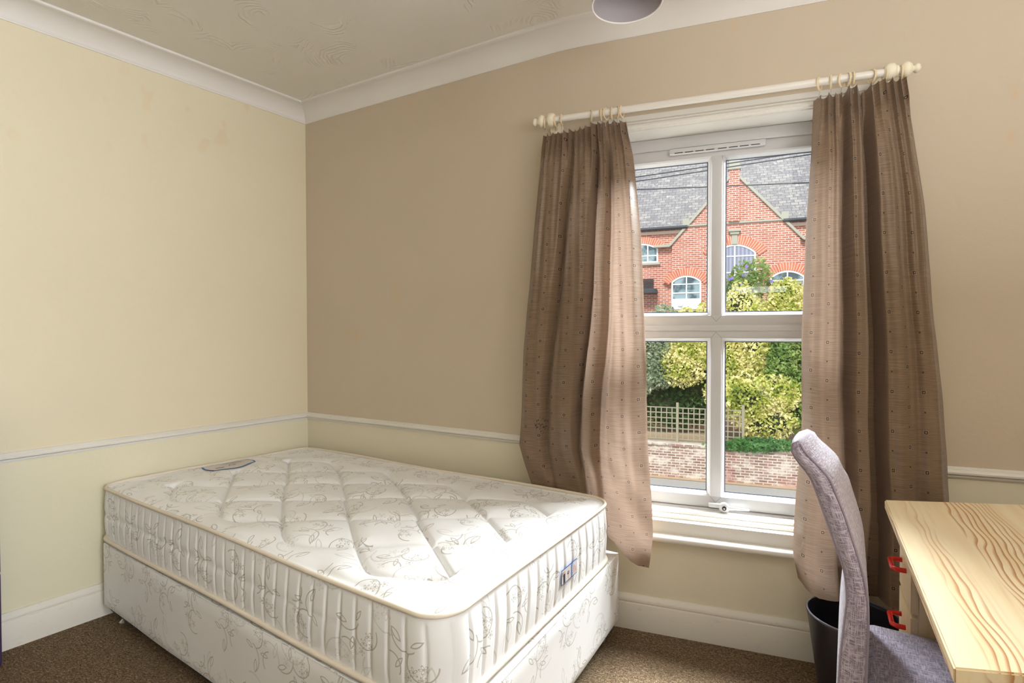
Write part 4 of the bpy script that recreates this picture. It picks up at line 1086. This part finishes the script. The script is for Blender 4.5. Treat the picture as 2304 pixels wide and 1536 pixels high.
# shrubs
def leafmat(name, cols, pos=(.3, .5, .7)):
    m, nt, b = new_mat(name, rough=.5, spec=.3); o = coord(nt)
    n1 = noise(nt, o, 5.5, 2, .6) * .55 + noise(nt, o, 1.4, 2) * .45
    setc(nt, b, ramp(nt, n1, list(zip(pos, cols))))
    tl = nt.nodes.new('ShaderNodeBsdfTranslucent'); tl.inputs[0].default_value = (*cols[-1], 1); ms = nt.nodes.new('ShaderNodeMixShader'); ms.inputs[0].default_value = .3
    nt.links.new(b.outputs[0], ms.inputs[1]); nt.links.new(tl.outputs[0], ms.inputs[2]); nt.links.new(ms.outputs[0], nt.nodes['Material Output'].inputs[0])
    return m
ML_GREY = leafmat('grey_green_leaves', [L(112, 130, 104), L(158, 174, 142), L(204, 212, 186)])
ML_YEL = leafmat('variegated_yellow_leaves', [L(100, 132, 52), L(196, 204, 96), L(248, 240, 178)], (.34, .46, .56))
ML_GRN = leafmat('mid_green_leaves', [L(72, 108, 54), L(124, 156, 82), L(196, 210, 136)])
ML_DRK = leafmat('dark_green_leaves', [L(36, 62, 32), L(58, 92, 46), L(96, 134, 70)])
ML_IVY = leafmat('ivy_leaves', [L(50, 94, 44), L(84, 136, 72), L(140, 180, 116)])
ML_FLW, _, _ = new_mat('violet_petals', L(132, 108, 196), .6)
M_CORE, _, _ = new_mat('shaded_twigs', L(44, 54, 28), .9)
def bush(name, label, cat, x, y, z, rx, ry, rz, n, size, mat, seed, group=None, core=True, extra=None):
    rs = np.random.RandomState(seed)
    blobs = [(rs.uniform(-.55, .55), rs.uniform(-.4, .3), rs.uniform(-.55, .55), rs.uniform(.38, .6)) for _ in range(9)]
    V = []; F = []; MI = []
    for i in range(n):
        bx, by, bz, br_ = blobs[rs.randint(9)]
        d = rs.normal(size=3); d /= np.linalg.norm(d); d[1] = -abs(d[1]) if rs.rand() < .7 else d[1]
        r = br_ * rs.uniform(.72, 1.06)
        c_ = np.array([x + (bx + d[0] * r) * rx, y + (by + d[1] * r) * ry, z + (bz + d[2] * r) * rz])
        a = rs.normal(size=3); a /= np.linalg.norm(a); q = np.cross(a, rs.normal(size=3)); q /= np.linalg.norm(q)
        s_ = size * rs.uniform(.6, 1.25); k = len(V)
        V += [c_ - a * s_ * .5, c_ + q * s_ * .28, c_ + a * s_ * .5, c_ - q * s_ * .28]; F.append((k, k + 1, k + 2, k + 3)); MI.append(0)
    if extra:
        for i in range(16):
            bx, by, bz, br_ = blobs[rs.randint(9)]; d = rs.normal(size=3); d /= np.linalg.norm(d); d[1] = -abs(d[1])
            c_ = np.array([x + (bx + d[0] * br_) * rx, y - .05 + (by + d[1] * br_) * ry, z + (bz + d[2] * br_) * rz]); k = len(V)
            V += [c_ + np.array(w) * .06 for w in ((-1, 0, 0), (0, 0, -1), (1, 0, 0), (0, 0, 1))]; F.append((k, k + 1, k + 2, k + 3)); MI.append(1)
    t = thing(name, label, cat, (x, y, z - rz), group)
    me = bpy.data.meshes.new('foliage'); me.from_pydata([tuple(v) for v in V], [], F); me.polygons.foreach_set('material_index', MI); me.update()
    fo = link('foliage', me, [mat, extra] if extra else mat)
    P_ = [fo]
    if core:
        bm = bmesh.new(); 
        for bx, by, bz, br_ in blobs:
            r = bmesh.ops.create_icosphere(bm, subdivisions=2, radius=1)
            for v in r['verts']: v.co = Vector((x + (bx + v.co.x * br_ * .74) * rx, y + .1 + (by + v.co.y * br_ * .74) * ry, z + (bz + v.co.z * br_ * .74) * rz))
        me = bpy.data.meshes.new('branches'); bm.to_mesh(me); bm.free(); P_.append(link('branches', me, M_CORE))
    reparent(t, *P_); return t
G = 'shrubs in the garden across the road'
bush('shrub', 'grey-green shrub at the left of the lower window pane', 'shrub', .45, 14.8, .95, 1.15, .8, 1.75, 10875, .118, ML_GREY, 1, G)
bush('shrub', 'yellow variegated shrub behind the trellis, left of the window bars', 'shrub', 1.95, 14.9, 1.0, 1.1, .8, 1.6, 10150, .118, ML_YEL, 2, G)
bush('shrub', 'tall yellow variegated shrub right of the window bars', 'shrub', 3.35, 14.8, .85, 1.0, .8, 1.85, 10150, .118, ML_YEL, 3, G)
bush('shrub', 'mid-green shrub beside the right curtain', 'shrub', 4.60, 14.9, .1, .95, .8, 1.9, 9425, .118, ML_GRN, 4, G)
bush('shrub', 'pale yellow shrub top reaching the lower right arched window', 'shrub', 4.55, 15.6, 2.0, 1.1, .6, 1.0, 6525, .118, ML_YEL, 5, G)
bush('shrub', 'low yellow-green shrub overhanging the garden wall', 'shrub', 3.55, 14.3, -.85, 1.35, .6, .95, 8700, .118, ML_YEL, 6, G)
bush('shrub', 'dark green shrub in the shade behind the trellis', 'shrub', 1.2, 15.6, -.75, 2.0, .6, 1.3, 6000, .15, ML_DRK, 7, G)
bush('ivy', 'dark green ivy spilling over the top of the garden wall', 'ivy', 3.9, 13.42, -1.80, 1.6, .22, .24, 3500, .11, ML_IVY, 8)
bush('shrub', 'green leafy sprig with violet flowers reaching up the tall central window', 'shrub', 3.45, 16.2, 2.75, .75, .5, .95, 1500, .14, ML_GRN, 9, G, False, ML_FLW)
hg = bush('hedge', 'dark green hedge running along behind the garden shrubs', 'hedge', 3.0, 17.0, -.3, 13., .6, 1.6, 9000, .17, ML_DRK, 10); hg['kind'] = 'stuff'
# overhead wires
wl = [('lowest overhead cable crossing the slate roof', 4.24, 4.08), ('upper overhead cable close to the window head', 4.50, 4.66), ('middle one of the overhead cables, sloping up to the right', 4.41, 4.60)]
for lab, za, zb2 in wl:
    k = (zb2 - za) / 3.15
    pts = [(x, 9.0, za + k * (x - .9) - .004 * (1 - ((x - 2.5) / 8) ** 2) * 10) for x in np.linspace(-8, 13, 30)]
    o = MB().tube(pts, .011, 6).build('overhead_cable', M_WIRE); tag(o, lab, 'cable', 'overhead cables')
